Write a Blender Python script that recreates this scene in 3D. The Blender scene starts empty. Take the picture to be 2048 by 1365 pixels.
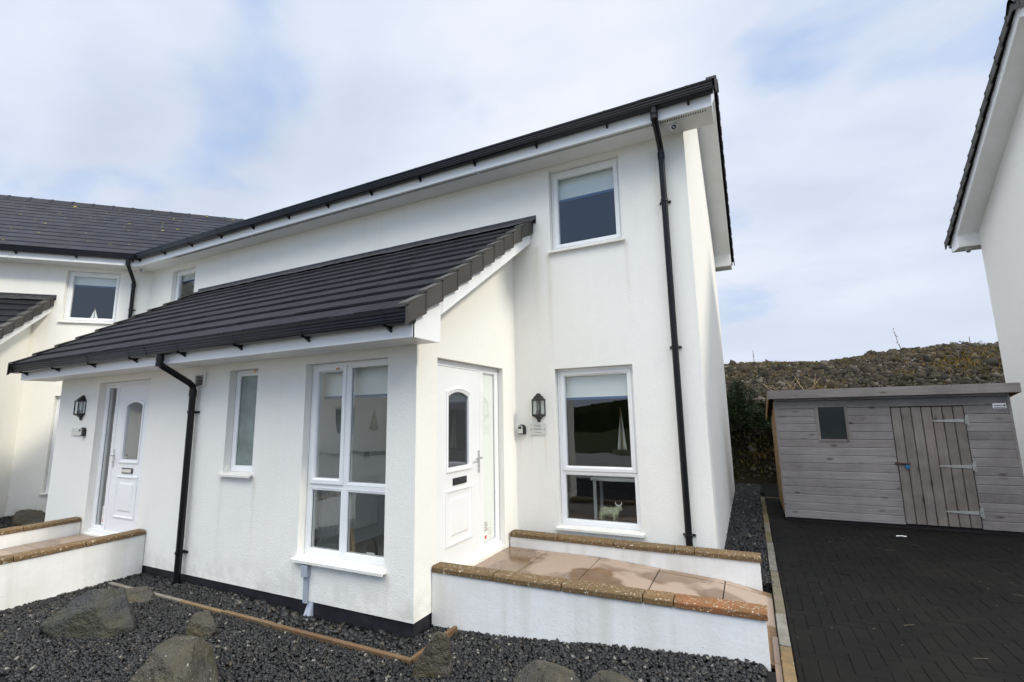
import bpy, bmesh, math, random
import numpy as np
from mathutils import Vector, Matrix, noise
random.seed(7); rng = np.random.default_rng(7)
sc = bpy.context.scene; COL = sc.collection
R = math.radians

# ------------------------------------------------------------------ camera
yaw, pitch, roll = R(26.213), R(8.982), R(-1.067)
fw = Vector((-math.sin(yaw)*math.cos(pitch), math.cos(yaw)*math.cos(pitch), math.sin(pitch)))
rt = Vector((math.cos(yaw), math.sin(yaw), 0)); up = rt.cross(fw)
rt2 = rt*math.cos(roll)+up*math.sin(roll); up2 = -rt*math.sin(roll)+up*math.cos(roll)
cd = bpy.data.cameras.new('camera'); cam = bpy.data.objects.new('camera', cd); COL.objects.link(cam)
cd.sensor_width = 36; cd.lens = 947.04/2048*36; cd.clip_start = .05; cd.clip_end = 4000
m = Matrix((rt2, up2, -fw)).transposed().to_4x4(); m.translation = Vector((2.733, -3.536, 1.214))
cam.matrix_world = m; sc.camera = cam

# ------------------------------------------------------------------ light
SUN_EL, SUN_AZ = R(36), R(3)      # low soft sun from the right, along the front of the houses
sdir = Vector((math.cos(SUN_EL)*math.cos(SUN_AZ), -math.cos(SUN_EL)*math.sin(SUN_AZ), math.sin(SUN_EL)))
sd = bpy.data.lights.new('sun', 'SUN'); sun = bpy.data.objects.new('sun', sd); COL.objects.link(sun)
sd.energy = 2.0; sd.angle = R(8); sd.color = (1, .93, .78)
sun.rotation_euler = sdir.to_track_quat('Z', 'Y').to_euler()

def NT(nt):
    def n(t, **k):
        x = nt.nodes.new(t)
        for a, b in k.items():
            if a in ('ins',):
                for i, v in b.items():
                    if isinstance(v, bpy.types.NodeSocket): nt.links.new(v, x.inputs[i])
                    else: x.inputs[i].default_value = v
            else: setattr(x, a, b)
        return x
    return n
W = bpy.data.worlds.new('World'); sc.world = W; W.use_nodes = True
nt = W.node_tree; nt.nodes.clear(); n = NT(nt)
tc = n('ShaderNodeTexCoord')
sep = n('ShaderNodeSeparateXYZ', ins={0: tc.outputs['Generated']})
sky = n('ShaderNodeTexSky', sky_type='NISHITA', sun_disc=False, sun_elevation=SUN_EL, sun_rotation=R(90)+SUN_AZ)
skyc = n('ShaderNodeMix', data_type='RGBA', blend_type='MULTIPLY', ins={0: 1.0, 6: sky.outputs[0], 7: (.1, .1, .1, 1)})
# flat cloud deck: direction divided by height
den = n('ShaderNodeMath', operation='ADD', ins={0: n('ShaderNodeMath', operation='ABSOLUTE', ins={0: sep.outputs[2]}).outputs[0], 1: .28})
dv = n('ShaderNodeVectorMath', operation='DIVIDE', ins={0: tc.outputs['Generated'], 1: n('ShaderNodeCombineXYZ', ins={0: den.outputs[0], 1: den.outputs[0], 2: den.outputs[0]}).outputs[0]})
mp = n('ShaderNodeMapping', ins={0: dv.outputs[0], 1: (.3, 1.9, 0.4), 3: (1.0, 1.35, 1.0)})
n1 = n('ShaderNodeTexNoise', ins={'Vector': mp.outputs[0], 'Scale': 1.7, 'Detail': 5, 'Roughness': .5, 'Distortion': .2})
n2 = n('ShaderNodeTexNoise', ins={'Vector': mp.outputs[0], 'Scale': 1.15, 'Detail': 6, 'Roughness': .5, 'Distortion': .15})
def ramp(src, pts, ip='LINEAR'):
    r = n('ShaderNodeValToRGB', ins={0: src}); e = r.color_ramp.elements; r.color_ramp.interpolation = ip
    e[0].position, e[0].color = pts[0][0], pts[0][1]; e[1].position, e[1].color = pts[-1][0], pts[-1][1]
    for p, c in pts[1:-1]:
        q = e.new(p); q.color = c
    return r
g = lambda v: (v, v, v, 1)
gap = ramp(n1.outputs[0], [(.29, g(0.25)), (.46, g(1))], 'EASE')
cl = ramp(n2.outputs[0], [(.34, (.53, .595, .71, 1)), (.50, (.635, .70, .83, 1)), (.68, (.80, .83, .91, 1))])
blue = n('ShaderNodeMix', data_type='RGBA', ins={0: .75, 6: skyc.outputs[2], 7: (.42, .60, .92, 1)})
brk = n('ShaderNodeMapRange', interpolation_type='SMOOTHSTEP', ins={0: sep.outputs[1], 1: 0, 2: -.5, 3: 1, 4: .12})   # more blue behind the camera
gp2 = n('ShaderNodeMath', operation='MULTIPLY', ins={0: gap.outputs[0], 1: brk.outputs[0]})
mx = n('ShaderNodeMix', data_type='RGBA', ins={0: gp2.outputs[0], 6: blue.outputs[2], 7: cl.outputs[0]})
# thin haze towards the horizon
hz = n('ShaderNodeMapRange', ins={0: sep.outputs[2], 1: 0.0, 2: .32, 3: .9, 4: 0})
mh = n('ShaderNodeMix', data_type='RGBA', ins={0: hz.outputs[0], 6: mx.outputs[2], 7: (.66, .72, .84, 1)})
# an overcast sky is brighter overhead, and on the street side of the house
zen = n('ShaderNodeMapRange', interpolation_type='SMOOTHSTEP', ins={0: sep.outputs[2], 1: .72, 2: 1.0, 3: 0, 4: 1.0})
sth = n('ShaderNodeMapRange', interpolation_type='SMOOTHSTEP', ins={0: sep.outputs[1], 1: .25, 2: -.5, 3: 0, 4: 1.0})
hi = n('ShaderNodeMapRange', interpolation_type='SMOOTHSTEP', ins={0: sep.outputs[2], 1: .50, 2: .82, 3: .2, 4: 4.3})
sth2 = n('ShaderNodeMath', operation='MULTIPLY', ins={0: sth.outputs[0], 1: hi.outputs[0]})
ad = n('ShaderNodeMath', operation='ADD', ins={0: zen.outputs[0], 1: sth2.outputs[0]})
ad2 = n('ShaderNodeMath', operation='ADD', ins={0: ad.outputs[0], 1: 1.0})
wm = n('ShaderNodeMath', operation='MULTIPLY', ins={0: sth.outputs[0], 1: n('ShaderNodeMapRange', ins={0: sep.outputs[2], 1: .45, 2: .65, 3: 0, 4: .85}).outputs[0]})
wc = n('ShaderNodeMix', data_type='RGBA', ins={0: wm.outputs[0], 6: mh.outputs[2], 7: (.87, .85, .80, 1)})
bg = n('ShaderNodeBackground', ins={0: wc.outputs[2], 1: ad2.outputs[0]})
nt.links.new(bg.outputs[0], n('ShaderNodeOutputWorld').inputs[0])
sc.view_settings.view_transform = 'Standard'; sc.view_settings.look = 'None'
sc.view_settings.exposure = 0.16; sc.view_settings.gamma = 1
sc.render.engine = 'CYCLES'; sc.cycles.max_bounces = 10; sc.cycles.transparent_max_bounces = 12

# ------------------------------------------------------------------ materials
MATS = {}
def mat(name, col, rough=.6, spec=.5, metal=0, bump=0, bscale=60, noise=None, tint=None, speck=None, streak=None, bdist=.002, wood=None, extra=None, coat=0):
    """noise=(scale, colour, amount) ; tint=(colour2) mixed by face attribute ; speck=(scale, thr, colour) ; streak=(colour, amount)"""
    m = bpy.data.materials.new(name); m.use_nodes = True; nt = m.node_tree
    b = nt.nodes['Principled BSDF']; n = NT(nt)
    tc = n('ShaderNodeTexCoord'); ob = tc.outputs['Object']
    c = n('ShaderNodeRGB'); c.outputs[0].default_value = (*col, 1); cur = c.outputs[0]
    def mix(f, a, bb, t='MIX'):
        x = n('ShaderNodeMix', data_type='RGBA', blend_type=t, ins={0: f, 6: a, 7: bb}); return x.outputs[2]
    if tint:
        at = n('ShaderNodeAttribute', attribute_name='tint')
        if len(tint) == 3 and not isinstance(tint[0], (tuple, list)): tint = [tint]
        if len(tint) == 1: cur = mix(at.outputs['Fac'], cur, (*tint[0], 1))
        else:
            r = n('ShaderNodeValToRGB', ins={0: at.outputs['Fac']}); e = r.color_ramp.elements; r.color_ramp.interpolation = 'CONSTANT' if tint[0] == 'c' else 'LINEAR'
            cs = [(*col, 1)]+[(*q, 1) for q in tint if q != 'c']
            e[0].color = cs[0]; e[1].color = cs[-1]
            for i in range(1, len(cs)-1):
                q = e.new(i/(len(cs)-1)); q.color = cs[i]
            cur = r.outputs[0]
    if noise:
        for (s, cc, a) in (noise if isinstance(noise, list) else [noise]):
            nn = n('ShaderNodeTexNoise', ins={'Vector': ob, 'Scale': s, 'Detail': 6, 'Roughness': .6})
            mr = n('ShaderNodeMapRange', ins={0: nn.outputs[0], 1: .38, 2: .66, 3: 0, 4: a})
            cur = mix(mr.outputs[0], cur, (*cc, 1))
    if streak:
        mp = n('ShaderNodeMapping', ins={0: ob, 3: (7, 7, .45)})
        nn = n('ShaderNodeTexNoise', ins={'Vector': mp.outputs[0], 'Scale': .8, 'Detail': 4})
        mr = n('ShaderNodeMapRange', ins={0: nn.outputs[0], 1: .5, 2: .75, 3: 0, 4: streak[1]})
        cur = mix(mr.outputs[0], cur, (*streak[0], 1))
    if wood:
        mp = n('ShaderNodeMapping', ins={0: ob, 3: wood[0]})
        nn = n('ShaderNodeTexNoise', ins={'Vector': mp.outputs[0], 'Scale': 1, 'Detail': 5, 'Roughness': .6, 'Distortion': .6})
        mr = n('ShaderNodeMapRange', ins={0: nn.outputs[0], 1: .35, 2: .68, 3: 0, 4: .55})
        cur = mix(mr.outputs[0], cur, (*wood[1], 1))
        vo = n('ShaderNodeTexVoronoi', ins={'Vector': n('ShaderNodeMapping', ins={0: ob, 3: wood[2]}).outputs[0], 'Scale': 1})
        k = n('ShaderNodeMapRange', ins={0: vo.outputs[0], 1: .05, 2: .20, 3: .8, 4: 0})
        cur = mix(k.outputs[0], cur, (*wood[3], 1))
    if speck:
        for (s, th, cc) in (speck if isinstance(speck, list) else [speck]):
            nn = n('ShaderNodeTexNoise', ins={'Vector': ob, 'Scale': s, 'Detail': 3, 'Roughness': .6})
            mr = n('ShaderNodeMapRange', ins={0: nn.outputs[0], 1: th, 2: th+.03, 3: 0, 4: 1})
            cur = mix(mr.outputs[0], cur, (*cc, 1))
    nt.links.new(cur, b.inputs['Base Color'])
    b.inputs['Roughness'].default_value = rough; b.inputs['Specular IOR Level'].default_value = spec
    b.inputs['Metallic'].default_value = metal; b.inputs['Coat Weight'].default_value = coat
    if bump:
        nn = n('ShaderNodeTexNoise', ins={'Vector': ob, 'Scale': bscale, 'Detail': 4, 'Roughness': .65})
        bp = n('ShaderNodeBump', ins={'Strength': bump, 'Distance': bdist, 'Height': nn.outputs[0]})
        nt.links.new(bp.outputs[0], b.inputs['Normal'])
    if extra: extra(nt, n, b, ob, cur)
    MATS[name] = m; return m
CREAM = (.60, .50, .31)
def weather(nt, n, b, ob, cur):
    sp = n('ShaderNodeSeparateXYZ', ins={0: ob}); M = lambda op, a, c=0.0: n('ShaderNodeMath', operation=op, ins={0: a, 1: c}).outputs[0]
    tot = None
    # (x, top z, half width, length, strength) of rain stains below sills, fixings and the porch verge, in the house's own coordinates
    for x, z, w, h, a in ((.53, 3.31, .035, 1.5, .55), (1.55, 3.31, .03, 1.2, .40), (.34, 3.45, .06, 1.3, .5), (.53, -.15, .03, .35, .5), (1.57, -.15, .03, .35, .5), (.405, .96, .012, .5, .7), (.22, .96, .010, .4, .5), (.06, .96, .02, .4, .4), (-2.75, .60, .035, 1.0, .45), (-2.18, .60, .03, .9, .5), (-.30, -.17, .03, .36, .55), (-1.5, -.17, .03, .36, .4), (1.95, 4.4, .05, 1.5, .3), (-.12, 3.2, .12, 1.6, .3), (-3.37, 1.62, .02, .7, .4)):
        gx = M('POWER', M('DIVIDE', M('SUBTRACT', sp.outputs[0], x+3), w), 2.0)
        gx = M('POWER', 2.718, M('MULTIPLY', gx, -1.0))
        gzz = n('ShaderNodeMapRange', ins={0: sp.outputs[2], 1: z+.6-h, 2: z+.6, 3: 0, 4: a}).outputs[0]
        cut = M('LESS_THAN', sp.outputs[2], z+.6)
        q = M('MULTIPLY', M('MULTIPLY', gx, gzz), cut); tot = q if tot is None else M('MAXIMUM', tot, q)
    nn = n('ShaderNodeTexNoise', ins={'Vector': n('ShaderNodeMapping', ins={0: ob, 3: (30, 30, 3)}).outputs[0], 'Scale': 1, 'Detail': 3})
    tot = M('MULTIPLY', tot, M('MULTIPLY', nn.outputs[0], .85))
    x = n('ShaderNodeMix', data_type='RGBA', ins={0: tot, 6: cur, 7: (.47, .36, .19, 1)})
    # splash dirt just above the footing
    n3 = n('ShaderNodeTexNoise', ins={'Vector': ob, 'Scale': 6, 'Detail': 5})
    sp2 = M('MULTIPLY', n('ShaderNodeMapRange', ins={0: sp.outputs[2], 1: .05, 2: .42, 3: .9, 4: 0}).outputs[0], n('ShaderNodeMapRange', ins={0: n3.outputs[0], 1: .42, 2: .7, 3: 0, 4: .6}).outputs[0])
    y = n('ShaderNodeMix', data_type='RGBA', ins={0: sp2, 6: x.outputs[2], 7: (.50, .47, .38, 1)})
    nt.links.new(y.outputs[2], b.inputs['Base Color'])
mat('render', (.89, .875, .815), .9, .2, bump=.9, bscale=95, bdist=.006, noise=[(.7, (.85, .835, .775), .6), (6, (.84, .83, .79), .35), (70, (.81, .80, .765), .5)], streak=(CREAM, .05), extra=weather)
mat('ramp_render', (.82, .82, .82), .85, .25, bump=.4, bscale=45, bdist=.005, noise=[(2.2, (.66, .65, .58), .55), (14, (.72, .71, .68), .35)], speck=[(95, .70, (.14, .15, .07)), (23, .73, (.30, .29, .22))], streak=((.42, .40, .28), .35))
mat('plinth', (.012, .012, .016), .55, .4, noise=(8, (.03, .03, .035), .6))
mat('upvc', (.83, .84, .85), .28, .5, noise=(2, (.78, .78, .76), .4))
mat('upvc_soffit', (.80, .80, .79), .4, .4, noise=(3, (.70, .70, .66), .5))
mat('sill', (.80, .79, .75), .45, .4, noise=(10, (.66, .62, .52), .5))
mat('gutter', (.005, .0055, .007), .30, .32, noise=(12, (.010, .010, .011), .5))
mat('tile', (.0038, .0040, .0068), .6, .16, tint=(.0125, .0130, .0185), bump=.4, bscale=90, bdist=.002, noise=[(3, (.0105, .0105, .013), .7), (25, (.010, .010, .013), .5)], speck=[(9, .735, (.06, .055, .035))])
mat('tile_old', (.006, .007, .013), .65, .18, tint=(.019, .021, .032), bump=.3, bscale=90, bdist=.002, noise=[(3, (.020, .020, .022), .7)], speck=[(5.5, .69, (.30, .25, .02))])
mat('verge', (.042, .040, .036), .6, .35, tint=(.065, .060, .053), bump=.3, bscale=70, noise=(6, (.075, .07, .064), .4))
mat('lead', (.018, .018, .021), .45, .4, noise=(14, (.16, .165, .18), .3), bump=.5, bscale=18, bdist=.01)
mat('chrome', (.62, .62, .63), .18, .5, metal=1)
mat('black_metal', (.012, .012, .012), .35, .5)
mat('grey_plastic', (.36, .40, .46), .5, .4)
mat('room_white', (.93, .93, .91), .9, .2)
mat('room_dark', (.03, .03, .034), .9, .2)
mat('carpet', (.40, .37, .33), .95, .1)
mat('blind', (.74, .77, .76), .8, .2)
mat('hem', (.035, .09, .22), .7, .3)
mat('white_paint', (.8, .8, .79), .4, .4)
mat('coping', (.115, .072, .034), .75, .3, tint=[(.10, .068, .032), (.15, .088, .040), (.19, .105, .038), (.22, .082, .030)], bump=.8, bscale=70, bdist=.004, noise=[(5, (.10, .065, .025), .75), (30, (.20, .125, .06), .5)], speck=[(75, .625, (.50, .47, .36)), (34, .66, (.55, .52, .40)), (16, .70, (.24, .20, .05))])
def wet(nt, n, b, ob, cur):
    nn = n('ShaderNodeTexNoise', ins={'Vector': ob, 'Scale': 1.7, 'Detail': 3, 'Roughness': .4, 'Distortion': .25})
    mr = n('ShaderNodeMapRange', ins={0: nn.outputs[0], 1: .49, 2: .54, 3: 0, 4: 1})
    x = n('ShaderNodeMix', data_type='RGBA', ins={0: mr.outputs[0], 6: cur, 7: (.31, .235, .18, 1)})
    nt.links.new(x.outputs[2], b.inputs['Base Color'])
    r = n('ShaderNodeMapRange', ins={0: mr.outputs[0], 1: 0, 2: 1, 3: .12, 4: .65}); nt.links.new(r.outputs[0], b.inputs['Roughness'])
mat('slab', (.18, .115, .07), .3, .5, tint=(.20, .125, .072), bump=.3, bscale=14, bdist=.004, noise=[(3, (.12, .075, .045), .8), (11, (.21, .14, .085), .5)], extra=wet)
mat('slab_joint', (.035, .03, .025), .9)
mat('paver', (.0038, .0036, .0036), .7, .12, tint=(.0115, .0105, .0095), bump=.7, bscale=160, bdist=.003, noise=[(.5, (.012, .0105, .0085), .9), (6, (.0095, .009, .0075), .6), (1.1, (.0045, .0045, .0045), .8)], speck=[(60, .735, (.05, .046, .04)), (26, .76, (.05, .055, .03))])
mat('paver_joint', (.0045, .0045, .0040), .95, .1, noise=(4, (.010, .012, .005), .6))
mat('kerb', (.13, .11, .08), .85, .3, tint=[(.20, .19, .17), (.08, .07, .04), (.20, .13, .06)], bump=.8, bscale=60, bdist=.004, noise=(6, (.08, .075, .045), .7), speck=(42, .66, (.42, .40, .32)))
mat('edging', (.15, .09, .04), .7, .35, tint=[(.12, .065, .03), (.17, .12, .06), (.19, .18, .16)], bump=.8, bscale=60, bdist=.003, noise=(9, (.13, .09, .05), .7), speck=(60, .68, (.5, .46, .38)))
mat('gravel_bed', (.006, .006, .0065), .9, .3, bump=1, bscale=110, bdist=.02, noise=(40, (.015, .015, .015), .5))
mat('stone', (.0038, .0038, .0040), .40, .30, tint=[(.010, .0105, .0115), (.019, .019, .020), (.034, .034, .034), (.05, .042, .030), (.20, .19, .17)], bump=.4, bscale=120)
mat('boulder', (.044, .041, .034), .6, .35, bump=1, bscale=22, bdist=.035, noise=[(3.0, (.032, .028, .020), .9), (9, (.115, .11, .10), .65), (38, (.02, .02, .017), .5), (2.2, (.07, .055, .018), .75)], speck=[(30, .67, (.27, .26, .23))])
mat('boulder_dark', (.036, .038, .044), .6, .4, bump=1, bscale=20, bdist=.04, noise=[(38, (.015, .015, .018), .5), (2.6, (.062, .066, .074), .8), (5, (.05, .045, .02), .6), (1.7, (.035, .034, .012), .8)], speck=[(30, .70, (.2, .2, .2))])
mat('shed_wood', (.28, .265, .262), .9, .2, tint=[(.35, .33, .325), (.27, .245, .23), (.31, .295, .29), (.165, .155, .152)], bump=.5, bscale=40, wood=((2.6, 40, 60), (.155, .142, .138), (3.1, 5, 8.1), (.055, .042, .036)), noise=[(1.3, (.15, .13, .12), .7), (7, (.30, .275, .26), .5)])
mat('shed_door_wood', (.235, .208, .192), .9, .2, tint=[(.31, .28, .26), (.17, .148, .135), (.28, .235, .20)], bump=.5, bscale=40, wood=((60, 60, 2.2), (.12, .10, .09), (7.9, 5, 2.9), (.060, .048, .042)), noise=[(1.3, (.13, .11, .10), .8), (7, (.27, .245, .225), .5)])
mat('shed_side_wood', (.34, .22, .11), .8, .3, tint=(.42, .28, .14), wood=((60, 2.2, 50), (.24, .14, .07), (5, 4, 7), (.1, .06, .03)))
mat('felt', (.035, .028, .026), .9)
mat('zinc', (.36, .38, .37), .5, .5, metal=.2, noise=(20, (.26, .23, .19), .8))
mat('rust', (.07, .035, .025), .7, .4)
mat('blue', (.01, .14, .28), .4)
mat('orange', (.75, .28, .04), .5)
mat('plate', (.62, .62, .58), .3, .5)
mat('ink', (.03, .03, .03), .6)
mat('brass', (.35, .20, .07), .4, metal=.6)
mat('red', (.6, .08, .05), .5)
mat('sticker', (.78, .78, .76), .6)
mat('bank', (.012, .010, .007), .95, .1, bump=1, bscale=9, bdist=.15, noise=[(1.2, (.030, .024, .008), .7), (.5, (.012, .018, .005), .8)])
mat('rubble', (.012, .011, .009), .85, .2, tint=[(.03, .026, .022), (.050, .043, .034), (.034, .025, .013), (.15, .135, .115)], noise=(2.5, (.034, .028, .014), .7))
mat('leaf', (.012, .026, .007), .6, .25, tint=[(.022, .042, .010), (.008, .016, .005), (.032, .045, .012)])
mat('drygrass', (.20, .125, .025), .8, .2, tint=[(.09, .09, .02), (.30, .18, .04), (.05, .065, .012)])
mat('twig', (.10, .075, .05), .8)
mat('road', (.34, .33, .31), .9, .2, noise=(2, (.17, .17, .165), .5))
mat('scrub', (.03, .045, .016), .9, .1, noise=[(.6, (.06, .065, .025), .8), (3, (.015, .025, .01), .6)])
mat('ground', (.045, .06, .022), .95, .1, noise=[(.08, (.07, .07, .03), .7), (1.5, (.03, .04, .015), .6)])
mat('cow', (.20, .21, .13), .5, .5, noise=(70, (.55, .56, .42), .8), bump=1, bscale=110, bdist=.01)
mat('horn', (.62, .66, .66), .3)
mat('wood_light', (.42, .30, .17), .6)
mat('wood_dark', (.04, .03, .025), .5)
mat('sail', (.8, .8, .78), .7)
mat('straw', (.12, .10, .06), .8)
def glassmat(name, tintc, extra_gloss, frost=0):
    m = bpy.data.materials.new(name); m.use_nodes = True; nt = m.node_tree; nt.nodes.clear(); n = NT(nt)
    bf = n('ShaderNodeNewGeometry').outputs['Backfacing']
    io = n('ShaderNodeMapRange', ins={0: bf, 1: 0, 2: 1, 3: 1.52, 4: 1/1.52})     # a thin pane: same reflection from either side
    fr = n('ShaderNodeFresnel', ins={0: io.outputs[0]})
    f2 = n('ShaderNodeMath', operation='MULTIPLY_ADD', use_clamp=True, ins={0: fr.outputs[0], 1: 2.1, 2: extra_gloss})
    gl = n('ShaderNodeBsdfGlossy', ins={'Roughness': 0.0, 'Color': (.95, .97, 1, 1)})
    tr = n('ShaderNodeBsdfTransparent', ins={0: (*tintc, 1)}) if not frost else n('ShaderNodeBsdfRefraction', ins={0: (*tintc, 1), 'Roughness': frost, 'IOR': 1.3})
    mx = n('ShaderNodeMixShader', ins={0: f2.outputs[0], 1: tr.outputs[0], 2: gl.outputs[0]})
    if not frost:
        # faint unevenness of a sealed double-glazed unit
        nn = n('ShaderNodeTexNoise', ins={'Vector': n('ShaderNodeTexCoord').outputs['Object'], 'Scale': 1.6, 'Detail': 1})
        bp = n('ShaderNodeBump', ins={'Strength': .5, 'Distance': .012, 'Height': nn.outputs[0]}); nt.links.new(bp.outputs[0], gl.inputs['Normal'])
    nt.links.new(mx.outputs[0], n('ShaderNodeOutputMaterial').inputs[0]); MATS[name] = m
glassmat('glass', (.94, .97, .95), 0.0); glassmat('glass_dark', (.22, .225, .235), 0.0)
m = mat('frosted', (.15, .19, .175), .25, .6, bump=.8, bscale=95, bdist=.004, noise=(3, (.27, .33, .31), .8))
mat('shed_glass', (.018, .022, .028), .12, .8)

# ------------------------------------------------------------------ mesh builder
def wloc(o):
    v = Vector((0, 0, 0))
    while o: v += o.location; o = o.parent
    return v
class MB:
    def __init__(s): s.v = []; s.f = []; s.t = []
    def add(s, vs, fs, t=0.0):
        k = len(s.v); s.v += [tuple(p) for p in vs]; s.f += [tuple(i+k for i in f) for f in fs]; s.t += [t]*len(fs); return s
    def obox(s, o, a, b, c, t=0.0):
        o, a, b, c = map(Vector, (o, a, b, c))
        if a.cross(b).dot(c) < 0: a, b = b, a
        P = [o, o+a, o+a+b, o+b]; P += [p+c for p in P]
        return s.add(P, [(3, 2, 1, 0), (4, 5, 6, 7), (0, 1, 5, 4), (1, 2, 6, 5), (2, 3, 7, 6), (3, 0, 4, 7)], t)
    def box(s, x0, x1, y0, y1, z0, z1, t=0.0):
        return s.obox((x0, y0, z0), (x1-x0, 0, 0), (0, y1-y0, 0), (0, 0, z1-z0), t)
    def prism(s, poly, ext, t=0.0):
        ext = Vector(ext); poly = [Vector(p) for p in poly]; N = len(poly)
        nn = Vector((0, 0, 0))
        for i in range(N): nn += poly[i].cross(poly[(i+1) % N])
        if nn.dot(ext) < 0: poly.reverse()
        return s.add(poly+[p+ext for p in poly], [tuple(range(N-1, -1, -1)), tuple(range(N, 2*N))]+[(i, (i+1) % N, (i+1) % N+N, i+N) for i in range(N)], t)
    def tube(s, path, r, k=12, t=0.0, cap=True):
        path = [Vector(p) for p in path]; rs = r if isinstance(r, (list, tuple)) else [r]*len(path)
        ring = []; ref = None
        for i, p in enumerate(path):
            a = path[max(i-1, 0)]; b = path[min(i+1, len(path)-1)]; d = (b-a).normalized()
            if ref is None: ref = d.orthogonal().normalized()
            ref = (ref-d*ref.dot(d)).normalized(); q = d.cross(ref)
            ring += [p+(ref*math.cos(2*math.pi*j/k)+q*math.sin(2*math.pi*j/k))*rs[i] for j in range(k)]
        fs = [(i*k+j, i*k+(j+1) % k, (i+1)*k+(j+1) % k, (i+1)*k+j) for i in range(len(path)-1) for j in range(k)]
        if cap: fs += [tuple(range(k-1, -1, -1)), tuple(range((len(path)-1)*k, len(path)*k))]
        return s.add(ring, fs, t)
    def lathe(s, c, prof, k=16, ax=None, t=0.0):
        c = Vector(c); P = []
        M = Vector(ax).to_track_quat('Z', 'Y').to_matrix() if ax else Matrix.Identity(3)
        for r, z in prof: P += [c+M@Vector((r*math.cos(2*math.pi*j/k), r*math.sin(2*math.pi*j/k), z)) for j in range(k)]
        return s.add(P, [(i*k+j, i*k+(j+1) % k, (i+1)*k+(j+1) % k, (i+1)*k+j) for i in range(len(prof)-1) for j in range(k)], t)
    def ell(s, c, r, k=12, M=None, t=0.0):
        c = Vector(c); P = []; N = k//2+1
        for i in range(N):
            a = math.pi*i/(N-1)
            for j in range(k):
                q = Vector((r[0]*math.sin(a)*math.cos(2*math.pi*j/k), r[1]*math.sin(a)*math.sin(2*math.pi*j/k), r[2]*math.cos(a)))
                P.append(c+(M@q if M else q))
        return s.add(P, [((i+1)*k+j, (i+1)*k+(j+1) % k, i*k+(j+1) % k, i*k+j) for i in range(N-1) for j in range(k)], t)
    def build(s, name, m, parent=None, smooth=False, bevel=0, **tags):
        me = bpy.data.meshes.new(name); L = wloc(parent)
        me.from_pydata([(a-L.x, b-L.y, c-L.z) for a, b, c in s.v], [], s.f)
        at = me.attributes.new('tint', 'FLOAT', 'FACE'); at.data.foreach_set('value', s.t)
        me.materials.append(MATS[m] if isinstance(m, str) else m)
        if smooth: me.shade_smooth(); me.set_sharp_from_angle(angle=R(38))
        o = bpy.data.objects.new(name, me); COL.objects.link(o); o.parent = parent
        if bevel:
            b = o.modifiers.new('bevel', 'BEVEL'); b.width = bevel; b.segments = 2; b.limit_method = 'ANGLE'; b.angle_limit = R(40)
        for k, v in tags.items(): o[k] = v
        return o
def thing(name, label, cat, loc=(0, 0, 0), group=None):
    o = bpy.data.objects.new(name, None); COL.objects.link(o); o.location = loc; o.empty_display_size = .1
    o['label'] = label; o['category'] = cat
    if group: o['group'] = group
    return o
def rearth(o):   # a top-level mesh whose geometry was given in world space: put its origin at its base centre
    me = o.data; N = len(me.vertices); a = np.empty(N*3); me.vertices.foreach_get('co', a); a = a.reshape(-1, 3)
    c = np.array([(a[:, 0].min()+a[:, 0].max())/2, (a[:, 1].min()+a[:, 1].max())/2, a[:, 2].min()])
    me.vertices.foreach_set('co', (a-c).ravel()); o.location = Vector(c)+o.location; return o

# local frame: s to the right along a facade, o outwards, z up
class Fr:
    def __init__(s, o, u):
        s.o = Vector((o[0], o[1], 0)); s.u = Vector((u[0], u[1], 0)).normalized(); s.n = Vector((s.u.y, -s.u.x, 0))
    def P(s, a, out, z): return s.o+s.u*a+s.n*out+Vector((0, 0, z))
    def box(s, mb, s0, s1, o0, o1, z0, z1, t=0.0):
        return mb.obox(s.P(s0, o0, z0), s.u*(s1-s0), s.n*(o1-o0), Vector((0, 0, z1-z0)), t)
Z = Vector((0, 0, 1))
def wall(mb, F, s0, s1, z0, top, openings=(), depth=.1, brk=(), thick=0.0):
    """outer skin with holes and reveals; top(s) gives the wall head; openings = (s0,s1,z0,z1)"""
    tf = top if callable(top) else (lambda q: top)
    ss = sorted(set([s0, s1]+[a for o in openings for a in o[:2]]+list(brk)))
    for a, b in zip(ss[:-1], ss[1:]):
        ops = sorted([o for o in openings if o[0] < b-1e-6 and o[1] > a+1e-6], key=lambda o: o[2])
        z = z0
        for o in ops:
            if o[2] > z: mb.add([F.P(a, 0, z), F.P(b, 0, z), F.P(b, 0, o[2]), F.P(a, 0, o[2])], [(0, 1, 2, 3)])
            z = o[3]
        mb.add([F.P(a, 0, z), F.P(b, 0, z), F.P(b, 0, tf(b)), F.P(a, 0, tf(a))], [(0, 1, 2, 3)])
    for a, b, c, d in openings:
        D = -depth
        mb.add([F.P(a, 0, c), F.P(a, 0, d), F.P(a, D, d), F.P(a, D, c)], [(0, 1, 2, 3)])
        mb.add([F.P(b, 0, c), F.P(b, 0, d), F.P(b, D, d), F.P(b, D, c)], [(3, 2, 1, 0)])
        mb.add([F.P(a, 0, d), F.P(b, 0, d), F.P(b, D, d), F.P(a, D, d)], [(0, 1, 2, 3)])
        mb.add([F.P(a, 0, c), F.P(b, 0, c), F.P(b, D, c), F.P(a, D, c)], [(3, 2, 1, 0)])
def ring(mb, F, loop, prof, out0, t=0.0):
    """loop(inset)->[(s,z)...]; prof=[(inset,out)...]"""
    L = [[F.P(a, out0+o, z) for a, z in loop(i)] for i, o in prof]; k = len(L[0]); P = sum(L, [])
    mb.add(P, [(i*k+j, i*k+(j+1) % k, (i+1)*k+(j+1) % k, (i+1)*k+j) for i in range(len(L)-1) for j in range(k)], t)
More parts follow.
